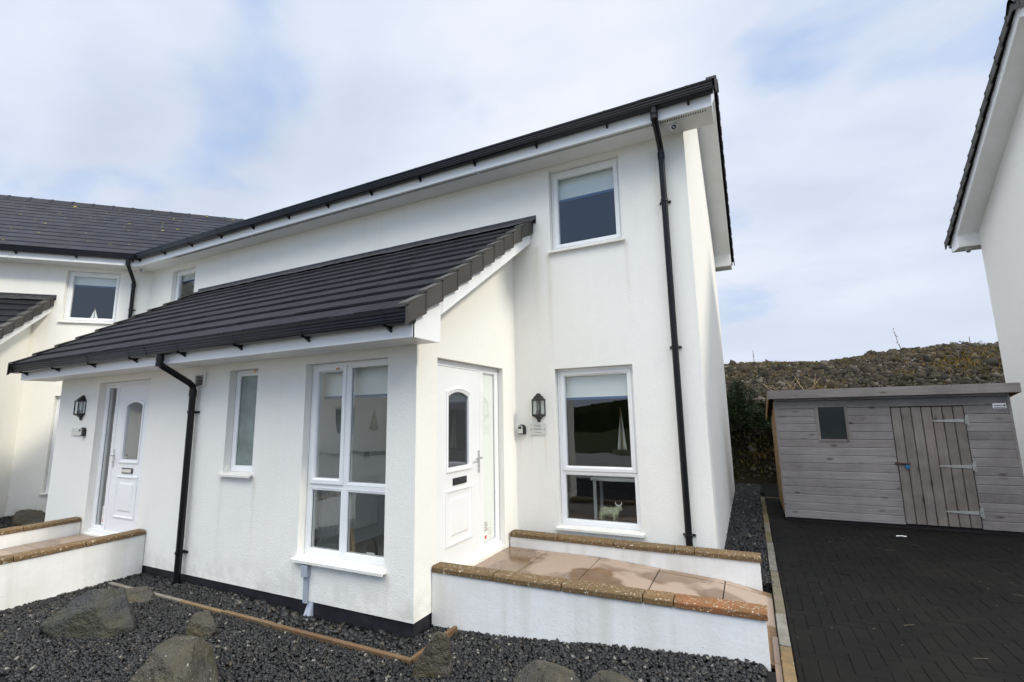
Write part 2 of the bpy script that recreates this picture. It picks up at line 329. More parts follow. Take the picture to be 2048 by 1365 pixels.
rect = lambda a, b, c, d: (lambda i: [(a+i, c+i), (b-i, c+i), (b-i, d-i), (a+i, d-i)])
FRAMEP = [(0, -.06), (0, 0), (.038, 0), (.05, -.012), (.05, -.03)]
SASHP = [(0, -.05), (0, .008), (.008, .014), (.042, .014), (.056, .002), (.06, -.012)]
BEAD = [(0, -.05), (0, -.002), (.006, 0), (.03, -.006), (.034, -.018)]
def window(parent, F, s0, s1, z0, z1, depth, lights, sill=.05, vent=True, glass='glass', label=None, ventcol='upvc', ventdot=False, sillz=.0, fw=.045):
    """lights = list of (s0,s1,z0,z1,opening?) in absolute local coordinates"""
    mb = MB(); o0 = -depth
    ring(mb, F, rect(s0+.003, s1-.003, z0+.012, z1-.003), [(0, -.07), (0, 0), (fw*.8, 0), (fw, -.012), (fw, -.06), (0, -.06)], o0)
    for (a, b, c, d, op) in lights:
        if op: ring(mb, F, rect(a, b, c, d), SASHP+[(.06, -.05), (0, -.05)], o0)
        else: ring(mb, F, rect(a, b, c, d), BEAD+[(.034, -.05), (0, -.05)], o0)
    # mullions / transoms fill between neighbouring lights
    xs = sorted(set([round(q, 4) for l in lights for q in l[:2]])); zs = sorted(set([round(q, 4) for l in lights for q in l[2:4]]))
    for a, b in zip(xs[1:-1:2], xs[2:-1:2]):
        F.box(mb, a-.004, b+.004, o0-.055, o0-.001, z0+.05, z1-.05)
    for a, b in zip(zs[1:-1:2], zs[2:-1:2]):
        F.box(mb, s0+.045, s1-.045, o0-.054, o0-.002, a-.004, b+.004)
    w = mb.build('window', 'upvc', parent)
    if label: w['label'] = label
    for (a, b, c, d, op) in lights:
        i = .055 if op else .03
        g = MB(); g.add([F.P(a+i, o0-.022, c+i), F.P(b-i, o0-.022, c+i), F.P(b-i, o0-.022, d-i), F.P(a+i, o0-.022, d-i)], [(0, 1, 2, 3)])
        g.build('pane', glass, w)
        g = MB(); ring(g, F, rect(a+i-.004, b-i+.004, c+i-.004, d-i+.004), [(0, -.016), (.008, -.018), (.008, -.026)], o0)
        g.build('gasket', 'black_metal', w)
    if vent:
        a, b, c, d, op = lights[-1]; cx = (a+b)/2; L = min(.34, (b-a)*.62)
        g = MB(); zz = d-.038 if op else d+.005
        F.box(g, cx-L/2, cx+L/2, o0+.010, o0+.026, zz-.004, zz+.014); g.build('trickle_vent', 'upvc', w, bevel=.003)
        if ventdot:
            g = MB(); F.box(g, cx+L/2-.035, cx+L/2-.005, o0+.012, o0+.029, zz-.006, zz+.016); g.build('vent_end_cap', 'orange', w)
    if sill:
        g = MB(); e = .03
        poly = [F.P(s0-e, o0-.02, z0+.012), F.P(s0-e, sill-.004, z0-.004), F.P(s0-e, sill, z0-.01), F.P(s0-e, sill, z0-.034), F.P(s0-e, sill-.012, z0-.034), F.P(s0-e, sill-.012, z0-.022), F.P(s0-e, o0-.02, z0-.022)]
        g.prism(poly, F.u*(s1-s0+2*e)); g.build('sill', 'sill', w)
    return w
# ------------------------------------------------------------------ roofs, gutters and trim
class Slope:
    """roof plane over frame F: t runs inwards and up from the eave edge; flip = rear slope"""
    def __init__(s, F, t0, t1, z0, sl, flip=None): s.F, s.t0, s.t1, s.z0, s.sl, s.flip = F, t0, t1, z0, sl, flip
    def z(s, t): return s.z0+s.sl*(t-s.t0)
    def P(s, a, t, dz=0): return s.F.P(a, (-t if s.flip is None else -(s.flip-t)), s.z(t)+dz)
def tiles(name, m, parent, S, sL, sR, gauge=.30, w=.30, jag=.0024, lift=.020):
    mb = MB(); dt = gauge/math.sqrt(1+S.sl**2); k = 0; t = S.t0
    fl = sL if callable(sL) else (lambda q: sL); fr = sR if callable(sR) else (lambda q: sR)
    while t < S.t1-.02:
        te = min(t+dt*1.12, S.t1); tm = t+.5*dt; a0, b0 = fl(tm), fr(tm)
        s = a0-(w/2 if k % 2 else 0)-random.uniform(0, .01)
        while s < b0:
            a, b = max(s+.0022, a0), min(s+w-.0022, b0); s += w
            if b-a < .02: continue
            j = random.uniform(-jag, jag); jt = random.uniform(-.003, .003)
            p0 = S.P(a, t+jt, lift+j); pa = S.P(b, t+jt, lift+j+random.uniform(-jag, jag)); q0 = S.P(a, te, .004); q1 = S.P(b, te, .004)
            dn = Vector((0, 0, -.022)); V = [p0, pa, q1, q0]
            V += [p+dn for p in V]
            mb.add(V, [(0, 1, 2, 3), (0, 4, 5, 1), (1, 5, 6, 2), (3, 7, 4, 0)], random.random())
        t += dt; k += 1
    # roof deck below
    A = [S.P(fl(S.t0+.02), S.t0+.02, -.005), S.P(fr(S.t0+.02), S.t0+.02, -.005), S.P(fr(S.t1), S.t1, -.005), S.P(fl(S.t1), S.t1, -.005)]
    mb.add(A+[p-Z*.05 for p in A], [(0, 1, 2, 3), (4, 7, 6, 5), (0, 4, 5, 1), (1, 5, 6, 2), (2, 6, 7, 3), (3, 7, 4, 0)])
    return mb.build(name, m, parent)
def verge_caps(parent, S, s, sgn, gauge=.30, m='verge', h=.15):
    mb = MB(); dt = gauge/math.sqrt(1+S.sl**2); t = S.t0-.02
    while t < S.t1-.1:
        te = min(t+dt*1.06, S.t1); e = .006
        def pl(sa, sb, za, zb, l0, l1):
            o = S.P(sa, t, za+l0+.012); mb.obox(o, (S.F.u)*(sb-sa), S.P(sa, te, za+l1)-o, Vector((0, 0, zb-za)), random.random())
        pl(s, s+.014*sgn, -h+.03, .052, .0, -.034)          # side leaf
        pl(s-.085*sgn, s+.014*sgn, .046, .058, .0, -.026)   # top leaf
        o = S.P(s-.085*sgn, t-.004, .040); mb.obox(o, S.F.u*(.106*sgn), S.P(s, t+.022, 0)-S.P(s, t, 0), Vector((0, 0, .026)), .3)
        o = S.P(s+.0*sgn, t-.004, -h+.03); mb.obox(o, S.F.u*(.021*sgn), S.P(s, t+.022, 0)-S.P(s, t, 0), Vector((0, 0, h+.02)), .3)
        t += dt
    return mb.build('verge_tiles', m, parent)
def ridge(parent, F, s0, s1, out, z, sl, m='verge'):
    mb = MB(); s = s0; w = .13
    while s < s1-.02:
        e = min(s+.45, s1); lift = 0
        for q0, q1, d in ((s, e-.004, 0), (s, s+.05, .012)):
            P = [F.P(q0, out-w-d, z-sl*w+.01), F.P(q0, out-w*.35, z+.045+d), F.P(q0, out, z+.065+d), F.P(q0, out+w*.35, z+.045+d), F.P(q0, out+w+d, z-sl*w+.01), F.P(q0, out+w, z-sl*w-.02), F.P(q0, out, z+.01), F.P(q0, out-w, z-sl*w-.02)]
            mb.prism(P, F.u*(q1-q0), random.random())
        s = e
    return mb.build('ridge_tiles', m, parent)
GP = [(0, .115), (0, .03), (.012, .006), (.03, 0), (.075, 0), (.094, .008), (.100, .022), (.100, .034), (.108, .040), (.108, .060), (.116, .066), (.116, .088), (.126, .094), (.128, .116), (.120, .118), (.112, .100), (.104, .07), (.094, .04), (.085, .012), (.03, .010), (.012, .03), (.010, .115)]
def gutter(parent, F, s0, s1, o0, z, step=.95, k0=0, k1=0, joints=(), end=(True, True)):
    """k0/k1 = change of the end along s per metre outwards (mitre)"""
    mb = MB(); N = len(GP)
    A = [F.P(s0+k0*(o0+o), o0+o, z+h) for o, h in GP]; B = [F.P(s1+k1*(o0+o), o0+o, z+h) for o, h in GP]
    mb.add(A+B, [(i, (i+1) % N, (i+1) % N+N, i+N) for i in range(N)])
    for q, e in ((s0, end[0]), (s1, end[1])):
        if e:
            d = -.012 if q == s0 else .012
            mb.prism([F.P(q, o0+o*1.03, z+h*1.02-.001) for o, h in GP[:14]], F.u*d)
    g = mb.build('gutter', 'gutter', parent, smooth=False)
    def strap(a, b, k=1.0):
        m2 = MB(); pr = [(o+(.004 if o > .05 else 0), h+(-.004 if h < .05 else 0)) for o, h in GP[:15]]
        A = [F.P(a, o0+o, z+h) for o, h in pr]; B = [F.P(b, o0+o, z+h) for o, h in pr]; N = len(pr)
        m2.add(A+B, [(i, i+1, i+1+N, i+N) for i in range(N-1)])
        return m2
    L = s1-s0; cnt = max(2, int(L/step)); a = s0+.25
    for i in range(cnt+1):
        q = a+(L-.5)*i/cnt; m2 = strap(q-.014, q+.014)
        m2.prism([F.P(q-.011, o0+.002, z-.016), F.P(q-.011, o0+.095, z-.012), F.P(q-.011, o0+.108, z+.012), F.P(q-.011, o0+.002, z+.005)], F.u*.022)
        m2.prism([F.P(q-.011, o0+.002, z-.045), F.P(q-.011, o0+.06, z-.012), F.P(q-.011, o0+.04, z-.006), F.P(q-.011, o0+.002, z-.025)], F.u*.022)
        m2.build('gutter_bracket', 'gutter', g)
    for q in joints: strap(q-.07, q+.07).build('gutter_joint', 'gutter', g)
    return g
def downpipe(parent, F, s, o_g, zg, o_w, zb, ztop, clips, r=.036, shoe=False):
    mb = MB(); P = [F.P(s, o_g, zg), F.P(s, o_g, zg-.10)]
    # swan neck back to the wall
    za = ztop
    P += [F.P(s, o_g-.02, zg-.125), F.P(s, o_w+.05, za+.06), F.P(s, o_w+.008, za+.02), F.P(s, o_w, za-.03), F.P(s, o_w, zb)]
    mb.tube(P, r, 18)
    for q in (zg-.03, zg-.095): mb.tube([F.P(s, o_g, q), F.P(s, o_g, q-.045)], r+.006, 18)
    mb.tube([F.P(s, o_w, za-.02), F.P(s, o_w, za-.10)], r+.006, 18)
    for q in (zb+.10,): mb.tube([F.P(s, o_w, q), F.P(s, o_w, q+.05)], r+.004, 18)
    d = mb.build('downpipe', 'gutter', parent, smooth=True)
    for q in clips:
        c = MB(); c.tube([F.P(s, o_w, q-.015), F.P(s, o_w, q+.015)], r+.007, 18)
        F.box(c, s-.065, s+.065, .0, .012, q-.012, q+.012); F.box(c, s-.012, s+.012, .0, o_w-r+.004, q-.012, q+.012)
        for e in (-.055, .055): c.tube([F.P(s+e, .012, q), F.P(s+e, .03, q)], .008, 8)
        c.build('pipe_clip', 'gutter', d)
    return d
def room(parent, F, s0, s1, o0, o1, z0, z1, m, name='room_interior', floor=None):
    mb = MB(); P = F.P
    mb.add([P(s0, o0, z0), P(s1, o0, z0), P(s1, o0, z1), P(s0, o0, z1)], [(0, 1, 2, 3)])
    mb.add([P(s0, o0, z0), P(s0, o1, z0), P(s0, o1, z1), P(s0, o0, z1)], [(0, 1, 2, 3)])
    mb.add([P(s1, o0, z0), P(s1, o1, z0), P(s1, o1, z1), P(s1, o0, z1)], [(0, 1, 2, 3)])
    mb.add([P(s0, o0, z1), P(s1, o0, z1), P(s1, o1, z1), P(s0, o1, z1)], [(0, 1, 2, 3)])
    r = mb.build(name, m, parent)
    g = MB(); g.add([P(s0, o0, z0), P(s1, o0, z0), P(s1, o1, z0), P(s0, o1, z0)], [(0, 1, 2, 3)]); g.build('room_floor', floor or m, parent)
    return r
def door(parent, F, ms, q0, q1, z0, z1, depth, label=None, arched='glass'):
    """q runs from the hinge side; ms maps q to s"""
    D = -depth
    def bx(mb, a, b, o0, o1, c, d): x, y = sorted((ms(a), ms(b))); F.box(mb, x, y, o0, o1, c, d)
    def rc(a, b, c, d): x, y = sorted((ms(a), ms(b))); return rect(x, y, c, d)
    fr = MB()
    ring(fr, F, rc(q0, q1, z0, z1), [(0, -.07), (0, 0), (.045, 0), (.055, -.012), (.055, -.07)], D)
    bx(fr, 1.245, 1.345, D-.06, D-.001, z0+.05, z1-.05)
    bx(fr, q0, q1, D-.02, D+.028, z0-.012, z0+.03)          # cill of the frame
    sl0, sl1 = 1.335, q1-.045
    ring(fr, F, rc(sl0, sl1, z0+.045, z1-.045), BEAD+[(.034, -.05)], D)
    f = fr.build('door_frame', 'upvc', parent)
    g = MB(); a, b = sorted((ms(sl0+.03), ms(sl1-.03))); zc, zd = z0+.075, z1-.075
    g.add([F.P(a, D-.02, zc), F.P(b, D-.02, zc), F.P(b, D-.02, zd), F.P(a, D-.02, zd)], [(0, 1, 2, 3)]); g.build('side_light', 'glass', f)
    g = MB(); ring(g, F, rect(a-.004, b+.004, zc-.004, zd+.004), [(0, -.016), (.008, -.018), (.008, -.026)], D); g.build('gasket', 'black_metal', f)
    lf = MB(); a, b = sorted((ms(.385), ms(1.25))); L0, L1 = a, b
    gl, gr = sorted((ms(.595), ms(1.03))); zb_, zt_ = z0+.965, z0+1.735
    def arch(i):
        c, r = (gl+gr)/2, (gr-gl)/2-i; zz = zt_+.055; rise = .05; P = [(gl+i, zb_+i), (gr-i, zb_+i)]
        for k in range(13):
            x = 1-2*k/12; P.append((c+r*x, zt_+rise*(1-x*x)-i))
        return P
    # slab in pieces round the arched light
    e = D+.012
    def sl(a, b, c, d): F.box(lf, a, b, D-.035, e, c, d)
    sl(L0, gl+.02, z0+.02, z1-.05); sl(gr-.02, L1, z0+.02, z1-.05); sl(gl+.02, gr-.02, z0+.02, zb_+.02); sl(gl+.02, gr-.02, zt_+.11, z1-.05)
    A = arch(.02)[2:]
    for (x0, y0), (x1, y1) in zip(A[:-1], A[1:]):
        lf.add([F.P(x0, e, y0), F.P(x1, e, y1), F.P(x1, e, zt_+.11), F.P(x0, e, zt_+.11)], [(0, 1, 2, 3)])
    ring(lf, F, arch, [(-.03, .012), (-.026, .024), (-.012, .026), (.0, .018), (.014, .014), (.022, -.012)], D)
    p0, p1 = sorted((ms(.55), ms(1.07)))
    for i, (ca, cb) in enumerate(((z0+.22, z0+.77),)):
        ring(lf, F, rect(p0, p1, ca, cb), [(0, .012), (.004, .024), (.02, .026), (.03, .014), (.06, .013), (.068, .003), (.082, .003), (.10, .020), (.11, .022)], D)
        lf.add([F.P(p0+.11, D+.022, ca+.11), F.P(p1-.11, D+.022, ca+.11), F.P(p1-.11, D+.022, cb-.11), F.P(p0+.11, D+.022, cb-.11)], [(0, 1, 2, 3)])
    ring(lf, F, rect(L0, L1, z0+.02, z1-.05), [(0, .012), (.003, .02), (.012, .02), (.016, .012)], D)
    lf = lf.build('door', 'upvc', parent)
    if label: lf['label'] = label
    g = MB(); g.add([F.P(x, D-.008, y) for x, y in arch(.02)], [tuple(range(15))]); g.build('arched_pane', arched, lf)
    g = MB(); x0, x1 = sorted((ms(.69), ms(.95))); F.box(g, x0, x1, e, e+.012, z0+.805, z0+.875); g.build('letterbox', 'black_metal', lf, bevel=.003)
    g = MB(); F.box(g, x0+.012, x1-.012, e+.0121, e+.018, z0+.818, z0+.862); g.build('letterbox_flap', 'chrome', lf)
    g = MB(); hx = ms(1.212); F.box(g, hx-.015, hx+.015, e, e+.012, z0+.88, z0+1.12)
    dr = 1 if ms(1) > ms(0) else -1
    g.tube([F.P(hx, e+.01, z0+1.04), F.P(hx, e+.05, z0+1.04), F.P(hx-.01*dr, e+.055, z0+1.04), F.P(hx-.12*dr, e+.055, z0+1.035)], .009, 10)
    g.lathe(F.P(hx, e+.012, z0+.95), [(.0, .006), (.009, .006), (.009, 0)], 12, F.n); g.build('door_handle', 'chrome', lf, smooth=True)
    return lf
def eaves(parent, F, s0, s1, zb, out=.38, fh=.18, k0=0, k1=0, vents=None, joints=(), thick=.02, back=0.0):
    """fascia board and soffit"""
    mb = MB(); e = lambda s, k, o: s+k*o
    P = [F.P(e(s0, k0, out), out, zb), F.P(e(s1, k1, out), out, zb), F.P(e(s1, k1, out), out, zb+fh), F.P(e(s0, k0, out), out, zb+fh)]
    Q = [F.P(e(s0, k0, out-thick), out-thick, zb), F.P(e(s1, k1, out-thick), out-thick, zb), F.P(e(s1, k1, out-thick), out-thick, zb+fh), F.P(e(s0, k0, out-thick), out-thick, zb+fh)]
    mb.add(P+Q, [(0, 1, 2, 3), (0, 4, 5, 1), (5, 4, 7, 6), (3, 2, 6, 7), (0, 3, 7, 4), (1, 5, 6, 2)])
    for j in joints: F.box(mb, j-.02, j+.02, out, out+.003, zb-.001, zb+fh-.02)
    f = mb.build('fascia', 'upvc', parent)
    mb = MB(); z = zb+.006
    P = [F.P(e(s0, k0, out-thick), out-thick, z), F.P(e(s1, k1, out-thick), out-thick, z), F.P(e(s1, k1, back), back, z), F.P(e(s0, k0, back), back, z)]
    mb.add(P+[p+Z*.012 for p in P], [(3, 2, 1, 0), (4, 5, 6, 7), (0, 1, 5, 4), (2, 3, 7, 6)])
    q = s0+1.4
    while q < s1-.5: F.box(mb, q-.012, q+.012, back, out-thick-.002, z-.004, z); q += 2.4
    s = mb.build('soffit', 'upvc_soffit', parent)
    if vents:
        a, b = vents; g = MB(); q = a
        while q < b: F.box(g, q, q+.012, out-.085, out-.045, z-.0025, z-.0002); q += .0255
        g.build('soffit_vent', 'ink', s)
    return f
def barge(parent, F, s, sgn, poly, soff, wall_s):
    """poly in (out,z); soff = list of (out,z) polyline below, joined back to the wall"""
    mb = MB(); mb.prism([F.P(s, o, z) for o, z in poly], F.u*(-.018*sgn)); mb.prism([F.P(s+.006*sgn, o, z) for o, z in soff[1]], F.u*(-.006*sgn)) if soff[1] else None
    b = mb.build('barge_board', 'upvc', parent)
    mb = MB()
    for (o0, z0), (o1, z1) in zip(soff[0][:-1], soff[0][1:]):
        A = [F.P(s-.018*sgn, o0, z0+.006), F.P(s-.018*sgn, o1, z1+.006), F.P(wall_s, o1, z1+.006), F.P(wall_s, o0, z0+.006)]
        mb.add(A+[p+Z*.01 for p in A], [(0, 1, 2, 3), (7, 6, 5, 4), (0, 3, 7, 4), (1, 5, 6, 2)])
    mb.build('verge_soffit', 'upvc_soffit', parent)
SL, ZE, DEP = .672, 4.775, 6.04
PSL = .66
zp = lambda o: 2.09+PSL*(2.61-o)
def main_gable(parent, F, s, sgn, zb=-.53, zoff=0):
    """gable wall + barge boards on one end"""
    S = Slope(F, -.45, DEP/2, ZE+zoff, SL); hw = lambda t: (S.z(min(t, DEP-t))-.24)
    if sgn > 0: F2 = Fr(F.P(s, 0, 0), -F.n); tt = lambda q: hw(q)
    else: F2 = Fr(F.P(s, -DEP, 0), F.n); tt = lambda q: hw(DEP-q)
    mb = MB(); wall(mb, F2, 0, DEP, zb+zoff, tt, brk=[DEP/2]); mb.build('gable_wall', 'render', parent)
    mb = MB(); F2.box(mb, .0, DEP, -.05, -.015, -1.0+zoff, zb+zoff+.004); mb.build('gable_plinth', 'plinth', parent)
    z = lambda t: S.z(min(t, DEP-t)); E = 4.543+zoff; h = DEP/2; bs = s+.345*sgn
    poly = [(.378, E), (0, E), (0, z(0)-.27), (-h, z(h)-.27), (-DEP, z(0)-.27), (-DEP, E), (-DEP-.378, E), (-DEP-.378, z(-.38)-.05), (-h, z(h)-.04), (.378, z(-.38)-.05)]
    trim = None
    barge(parent, F, bs, sgn, poly, ([(0, z(0)-.27), (-h, z(h)-.27), (-DEP, z(0)-.27)], trim), s)
    x0, x1 = sorted((s, bs-.018*sgn))
    for o0, o1 in ((0, .36), (-DEP-.36, -DEP)):
        mb = MB()
        F.box(mb, x0, x1, o0+.001, o1-.001, E+.004, E+.016)
        oi = 0 if o0 >= 0 else -DEP; F.box(mb, x0, x1, min(oi, oi-.012 if o0 < 0 else oi+.012), max(oi, oi-.012 if o0 < 0 else oi+.012), E+.016, z(0)-.25)
        mb.build('eaves_box', 'upvc_soffit', parent)
def porch(parent, F, s0, s1, open_front, front_depth, left=True, right=True, side_open=None, flash=(None, None), gs=None, m='tile', dp=None, fjoints=()):
    S = Slope(F, -2.61, 0.0, 2.09, PSL); PD = 2.09
    FF = Fr(F.P(0, PD, 0), F.u)
    mb = MB(); wall(mb, FF, s0, s1, -.53, 1.90, open_front, front_depth); mb.build('porch_wall', 'render', parent)
    top = lambda q: zp(PD-q)-.29
    for sg, on_, s in ((1, right, s1), (-1, left, s0)):
        if not on_: continue
        F2 = Fr(F.P(s, PD, 0), -F.n) if sg > 0 else Fr(F.P(s, 0, 0), F.n)
        tt = top if sg > 0 else (lambda q: top(PD-q))
        mb = MB(); wall(mb, F2, 0, PD, -.53, tt, side_open if (sg > 0 and side_open) else [], .07); mb.build('porch_side_wall', 'render', parent)
    pl = MB(); F.box(pl, s0+.012, s1-.012, PD-.05, PD-.014, -1.0, -.526)
    if right: F.box(pl, s1-.05, s1-.014, .0, PD-.05, -1.0, -.526)
    if left: F.box(pl, s0+.014, s0+.05, .0, PD-.05, -1.0, -.526)
    pl.build('porch_plinth', 'plinth', parent)
    L = s0-.30 if left else s0; Rr = s1+.30 if right else s1
    tiles('porch_roof', m, parent, S, L, Rr, lift=.036)
    bl, br = (s0-.265 if left else s0), (s1+.265 if right else s1)
    eaves(parent, F, bl, br, 1.884, out=PD+.40, fh=.17, back=PD, joints=fjoints)
    poly = [(PD+.398, 1.884), (PD, 1.884), (PD, zp(PD)-.29), (0, zp(0)-.29), (0, zp(0)-.03), (PD+.398, zp(PD+.4)-.03)]
    for sg, on_, s in ((1, right, s1), (-1, left, s0)):
        if not on_: continue
        barge(parent, F, s+.265*sg, sg, poly, ([(PD, zp(PD)-.29), (0, zp(0)-.29)], [(PD-.02, zp(PD-.02)-.29), (0, zp(0)-.29), (0, zp(0)-.12), (PD-.02, zp(PD-.02)-.12)]), s)
        mb = MB(); x0, x1 = sorted((s, s+.247*sg)); F.box(mb, x0, x1, PD+.001, PD+.379, 1.888, 1.900); F.box(mb, x0, x1, PD, PD+.012, 1.9, zp(PD)-.27)
        mb.build('eaves_box', 'upvc_soffit', parent)
        verge_caps(parent, S, s+.30*sg, sg)
    g = gutter(parent, F, (L+.02), (s1+.285 if right else Rr), PD+.40, 1.985, joints=gs or ())
    # abutment flashing
    fl = MB(); F.box(fl, flash[0], flash[1], .0, .012, zp(0)-.02, 3.900)
    n_ = int((flash[1]-flash[0])/.12); pts = []
    for i in range(n_+1):
        q = flash[0]+(flash[1]-flash[0])*i/n_; r1 = random.uniform(-.006, .008); r2 = random.uniform(-.018, .018)
        pts += [F.P(q, .012, zp(0)+.05), F.P(q, .07, zp(.07)+.048+r1*.5), F.P(q, .15+r2, zp(.15+r2)+.042+r1)]
    fl.add(pts, [(3*i+j, 3*i+3+j, 3*i+4+j, 3*i+1+j) for i in range(n_) for j in range(2)])
    fl.build('lead_flashing', 'lead', parent)
    return FF

# ------------------------------------------------------------------ the white house in the middle
FA = Fr((0, 2.09), (1, 0))
H1 = thing('house', 'white rendered two-storey house with a long dark-tiled lean-to porch, in the middle', 'house', (-3, 5.1, -.6), 'white rendered houses')
lw = (.559, 1.541, -.114, 1.793); uw = (.559, 1.513, 3.354, 4.489); w3 = (-8.18, -7.36, 3.354, 4.44)
mb = MB(); wall(mb, FA, -8.947, 2.306, -.53, 4.56, [lw, uw, w3], .085); mb.build('front_wall', 'render', H1)
mb = MB(); FA.box(mb, -8.9, 2.29, -.05, -.014, -1.0, -.526); mb.build('plinth', 'plinth', H1)
mb = MB()   # rear wall
mb.add([(-11.4, 8.13, -1), (2.306, 8.13, -1), (2.306, 8.13, 4.9), (-11.4, 8.13, 4.9)], [(0, 1, 2, 3)]); mb.build('rear_wall', 'render', H1)
main_gable(H1, FA, 2.306, 1)
val = lambda t: -8.947-.4142*t
SF = Slope(FA, -.45, DEP/2, ZE, SL); SR = Slope(FA, -.45, DEP/2, ZE, SL, flip=DEP)
tiles('roof', 'tile_old', H1, SF, val, 2.70); tiles('rear_roof', 'tile', H1, SR, lambda t: -8.947-.4142*(DEP-t), 2.70)
verge_caps(H1, SF, 2.70, 1, h=.13); verge_caps(H1, SR, 2.70, 1, h=.13)
ridge(H1, FA, val(DEP/2), 2.74, -DEP/2, SF.z(DEP/2), SL)
eaves(H1, FA, -8.947, 2.651, 4.543, k0=.4142, fh=.17, vents=(-7.6, 2.6))
FR_ = Fr(FA.P(0, -DEP, 0), -FA.u); eaves(H1, FR_, -2.651, 11.2, 4.543, fh=.17)
gutter(H1, FA, -8.947, 2.665, .38, 4.665, k0=.4142, joints=[-5.6, -1.9, 1.95], end=(False, True))
gutter(H1, FR_, -2.66, 11.0, .38, 4.665)
downpipe(H1, FA, 2.045, .44, 4.67, .075, -.62, 4.33, (3.70, 1.95, -.08))
# windows
window(H1, FA, *lw, .085, [(.595, 1.505, -.07, .515, False), (.595, 1.505, .53, 1.755, True)], sill=.045, label='tall white window over a short lower pane, right of the lantern')
window(H1, FA, *uw, .085, [(.595, 1.477, 3.40, 4.45, True)], sill=.045, label='square white upper window under the eaves')
window(H1, FA, *w3, .085, [(-8.14, -7.40, 3.40, 4.40, True)], sill=.045, label='upper window half hidden behind the porch roof')
# porch
pw = (-1.457, -.341, -.142, 1.799); pn = (-2.736, -2.233, .631, 1.806); pd = (-5.72, -4.40, -.28, 1.80); sdr = (.33, 1.732, -.30, 1.804)
FF = porch(H1, FA, -6.88, 0, [pw, pn, pd], .085, side_open=[sdr], flash=(-7.19, .36), gs=[-3.62], fjoints=[.24])
window(H1, FF, *pw, .085, [(-1.42, -.955, -.10, .53, False), (-.925, -.378, -.10, .53, False), (-.925, -.378, .56, 1.765, False), (-1.42, -.955, .56, 1.765, True)], sill=.055, ventdot=True, label='large four-light white porch window with a radiator behind it')
window(H1, FF, *pn, .085, [(-2.70, -2.27, .675, 1.77, False)], sill=.05, glass='frosted', ventdot=True, label='narrow window with obscured glass')
FS = Fr((0, 0), (0, 1))
door(H1, FS, lambda q: q, .33, 1.725, -.285, 1.80, .07, 'white panelled front door with dark arched glass, side of the porch', arched='glass_dark')
door(H1, FF, lambda q: -4.07-q, .33, 1.65, -.265, 1.797, .085, 'white panelled front door with pale arched glass, left part of the porch')
downpipe(H1, FF, -3.325, .46, 1.99, .065, -.72, 1.62, (1.33, -.28))
room(H1, FF, -1.75, -.10, -1.98, -.10, -.30, 1.86, 'room_white', floor='carpet')
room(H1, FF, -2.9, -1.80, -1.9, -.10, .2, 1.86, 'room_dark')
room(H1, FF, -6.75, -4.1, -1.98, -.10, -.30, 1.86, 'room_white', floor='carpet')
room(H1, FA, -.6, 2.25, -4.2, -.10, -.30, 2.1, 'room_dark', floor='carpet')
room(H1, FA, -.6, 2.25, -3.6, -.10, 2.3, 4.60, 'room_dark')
room(H1, FA, -8.9, -6.2, -3.6, -.10, 2.3, 4.60, 'room_white')
mb = MB(); FF.box(mb, -3.375, -3.175, .0, .028, 1.635, 1.80)
v = mb.build('air_vent', 'sill', H1, bevel=.006)
mb = MB()
for i in range(7): mb.obox(FF.P(-3.345, .029, 1.66+i*.018), FF.u*.14, FF.n*.012-Z*.008, Z*.006)
mb.build('vent_louvre', 'lead', v)
# cable cover below the porch window
mb = MB(); FF.box(mb, -1.335, -1.255, 0, .05, -.30, -.20); FF.box(mb, -1.32, -1.268, 0, .028, -.545, -.30)
mb.prism([FF.P(-1.335, 0, -.2), FF.P(-1.335, .05, -.2), FF.P(-1.335, 0, -.175)], FF.u*.08)
c = mb.build('cable_cover', 'grey_plastic', H1, bevel=.003)
mb = MB(); mb.prism([FF.P(-1.275, -.012, -.53), FF.P(-1.215, -.012, -.53), FF.P(-1.20, .055, -.70), FF.P(-1.285, .055, -.70)], FF.n*.006+Z*.003); mb.prism([FF.P(-1.215, -.012, -.53), FF.P(-1.20, .055, -.70), FF.P(-1.20, 0, -.70)], FF.u*.005); mb.build('cable_spout', 'grey_plastic', c)

# ------------------------------------------------------------------ the wing on the left (next house, set at 45 degrees)
FW = Fr((-8.947, 2.09), (.7071, .7071))
H2 = thing('house', 'white rendered house at an angle on the left, its dark roof speckled with yellow lichen', 'house', tuple(FW.P(-4, -3, -.6)), 'white rendered houses')
a1 = (-1.54, -.60, 3.354, 4.46); a2 = (-1.47, -.55, -.13, 1.79)
mb = MB(); wall(mb, FW, -9, 0, -.53, 4.56, [a1, a2], .085); mb.build('front_wall', 'render', H2)
mb = MB(); FW.box(mb, -9, .05, -.05, -.014, -1.0, -.526); mb.build('plinth', 'plinth', H2)
mb = MB(); mb.add([FW.P(-9, -DEP, -1), FW.P(2.4, -DEP, -1), FW.P(2.4, -DEP, 4.9), FW.P(-9, -DEP, 4.9)], [(0, 1, 2, 3)]); mb.build('rear_wall', 'render', H2)
main_gable(H2, FW, -9, -1)
vw = lambda t: .4142*t
SF2 = Slope(FW, -.45, DEP/2, ZE, SL); SR2 = Slope(FW, -.45, DEP/2, ZE, SL, flip=DEP)
tiles('roof', 'tile_old', H2, SF2, -9.35, vw, w=.33); tiles('rear_roof', 'tile', H2, SR2, -9.35, lambda t: .4142*(DEP-t))
verge_caps(H2, SF2, -9.35, -1, h=.13)
ridge(H2, FW, -9.36, vw(DEP/2), -DEP/2, SF2.z(DEP/2), SL, m='tile_old')
eaves(H2, FW, -9.34, 0, 4.543, k1=-.4142, fh=.17)
gutter(H2, FW, -9.34, 0, .38, 4.665, k1=-.4142, joints=[-.55], end=(True, False))
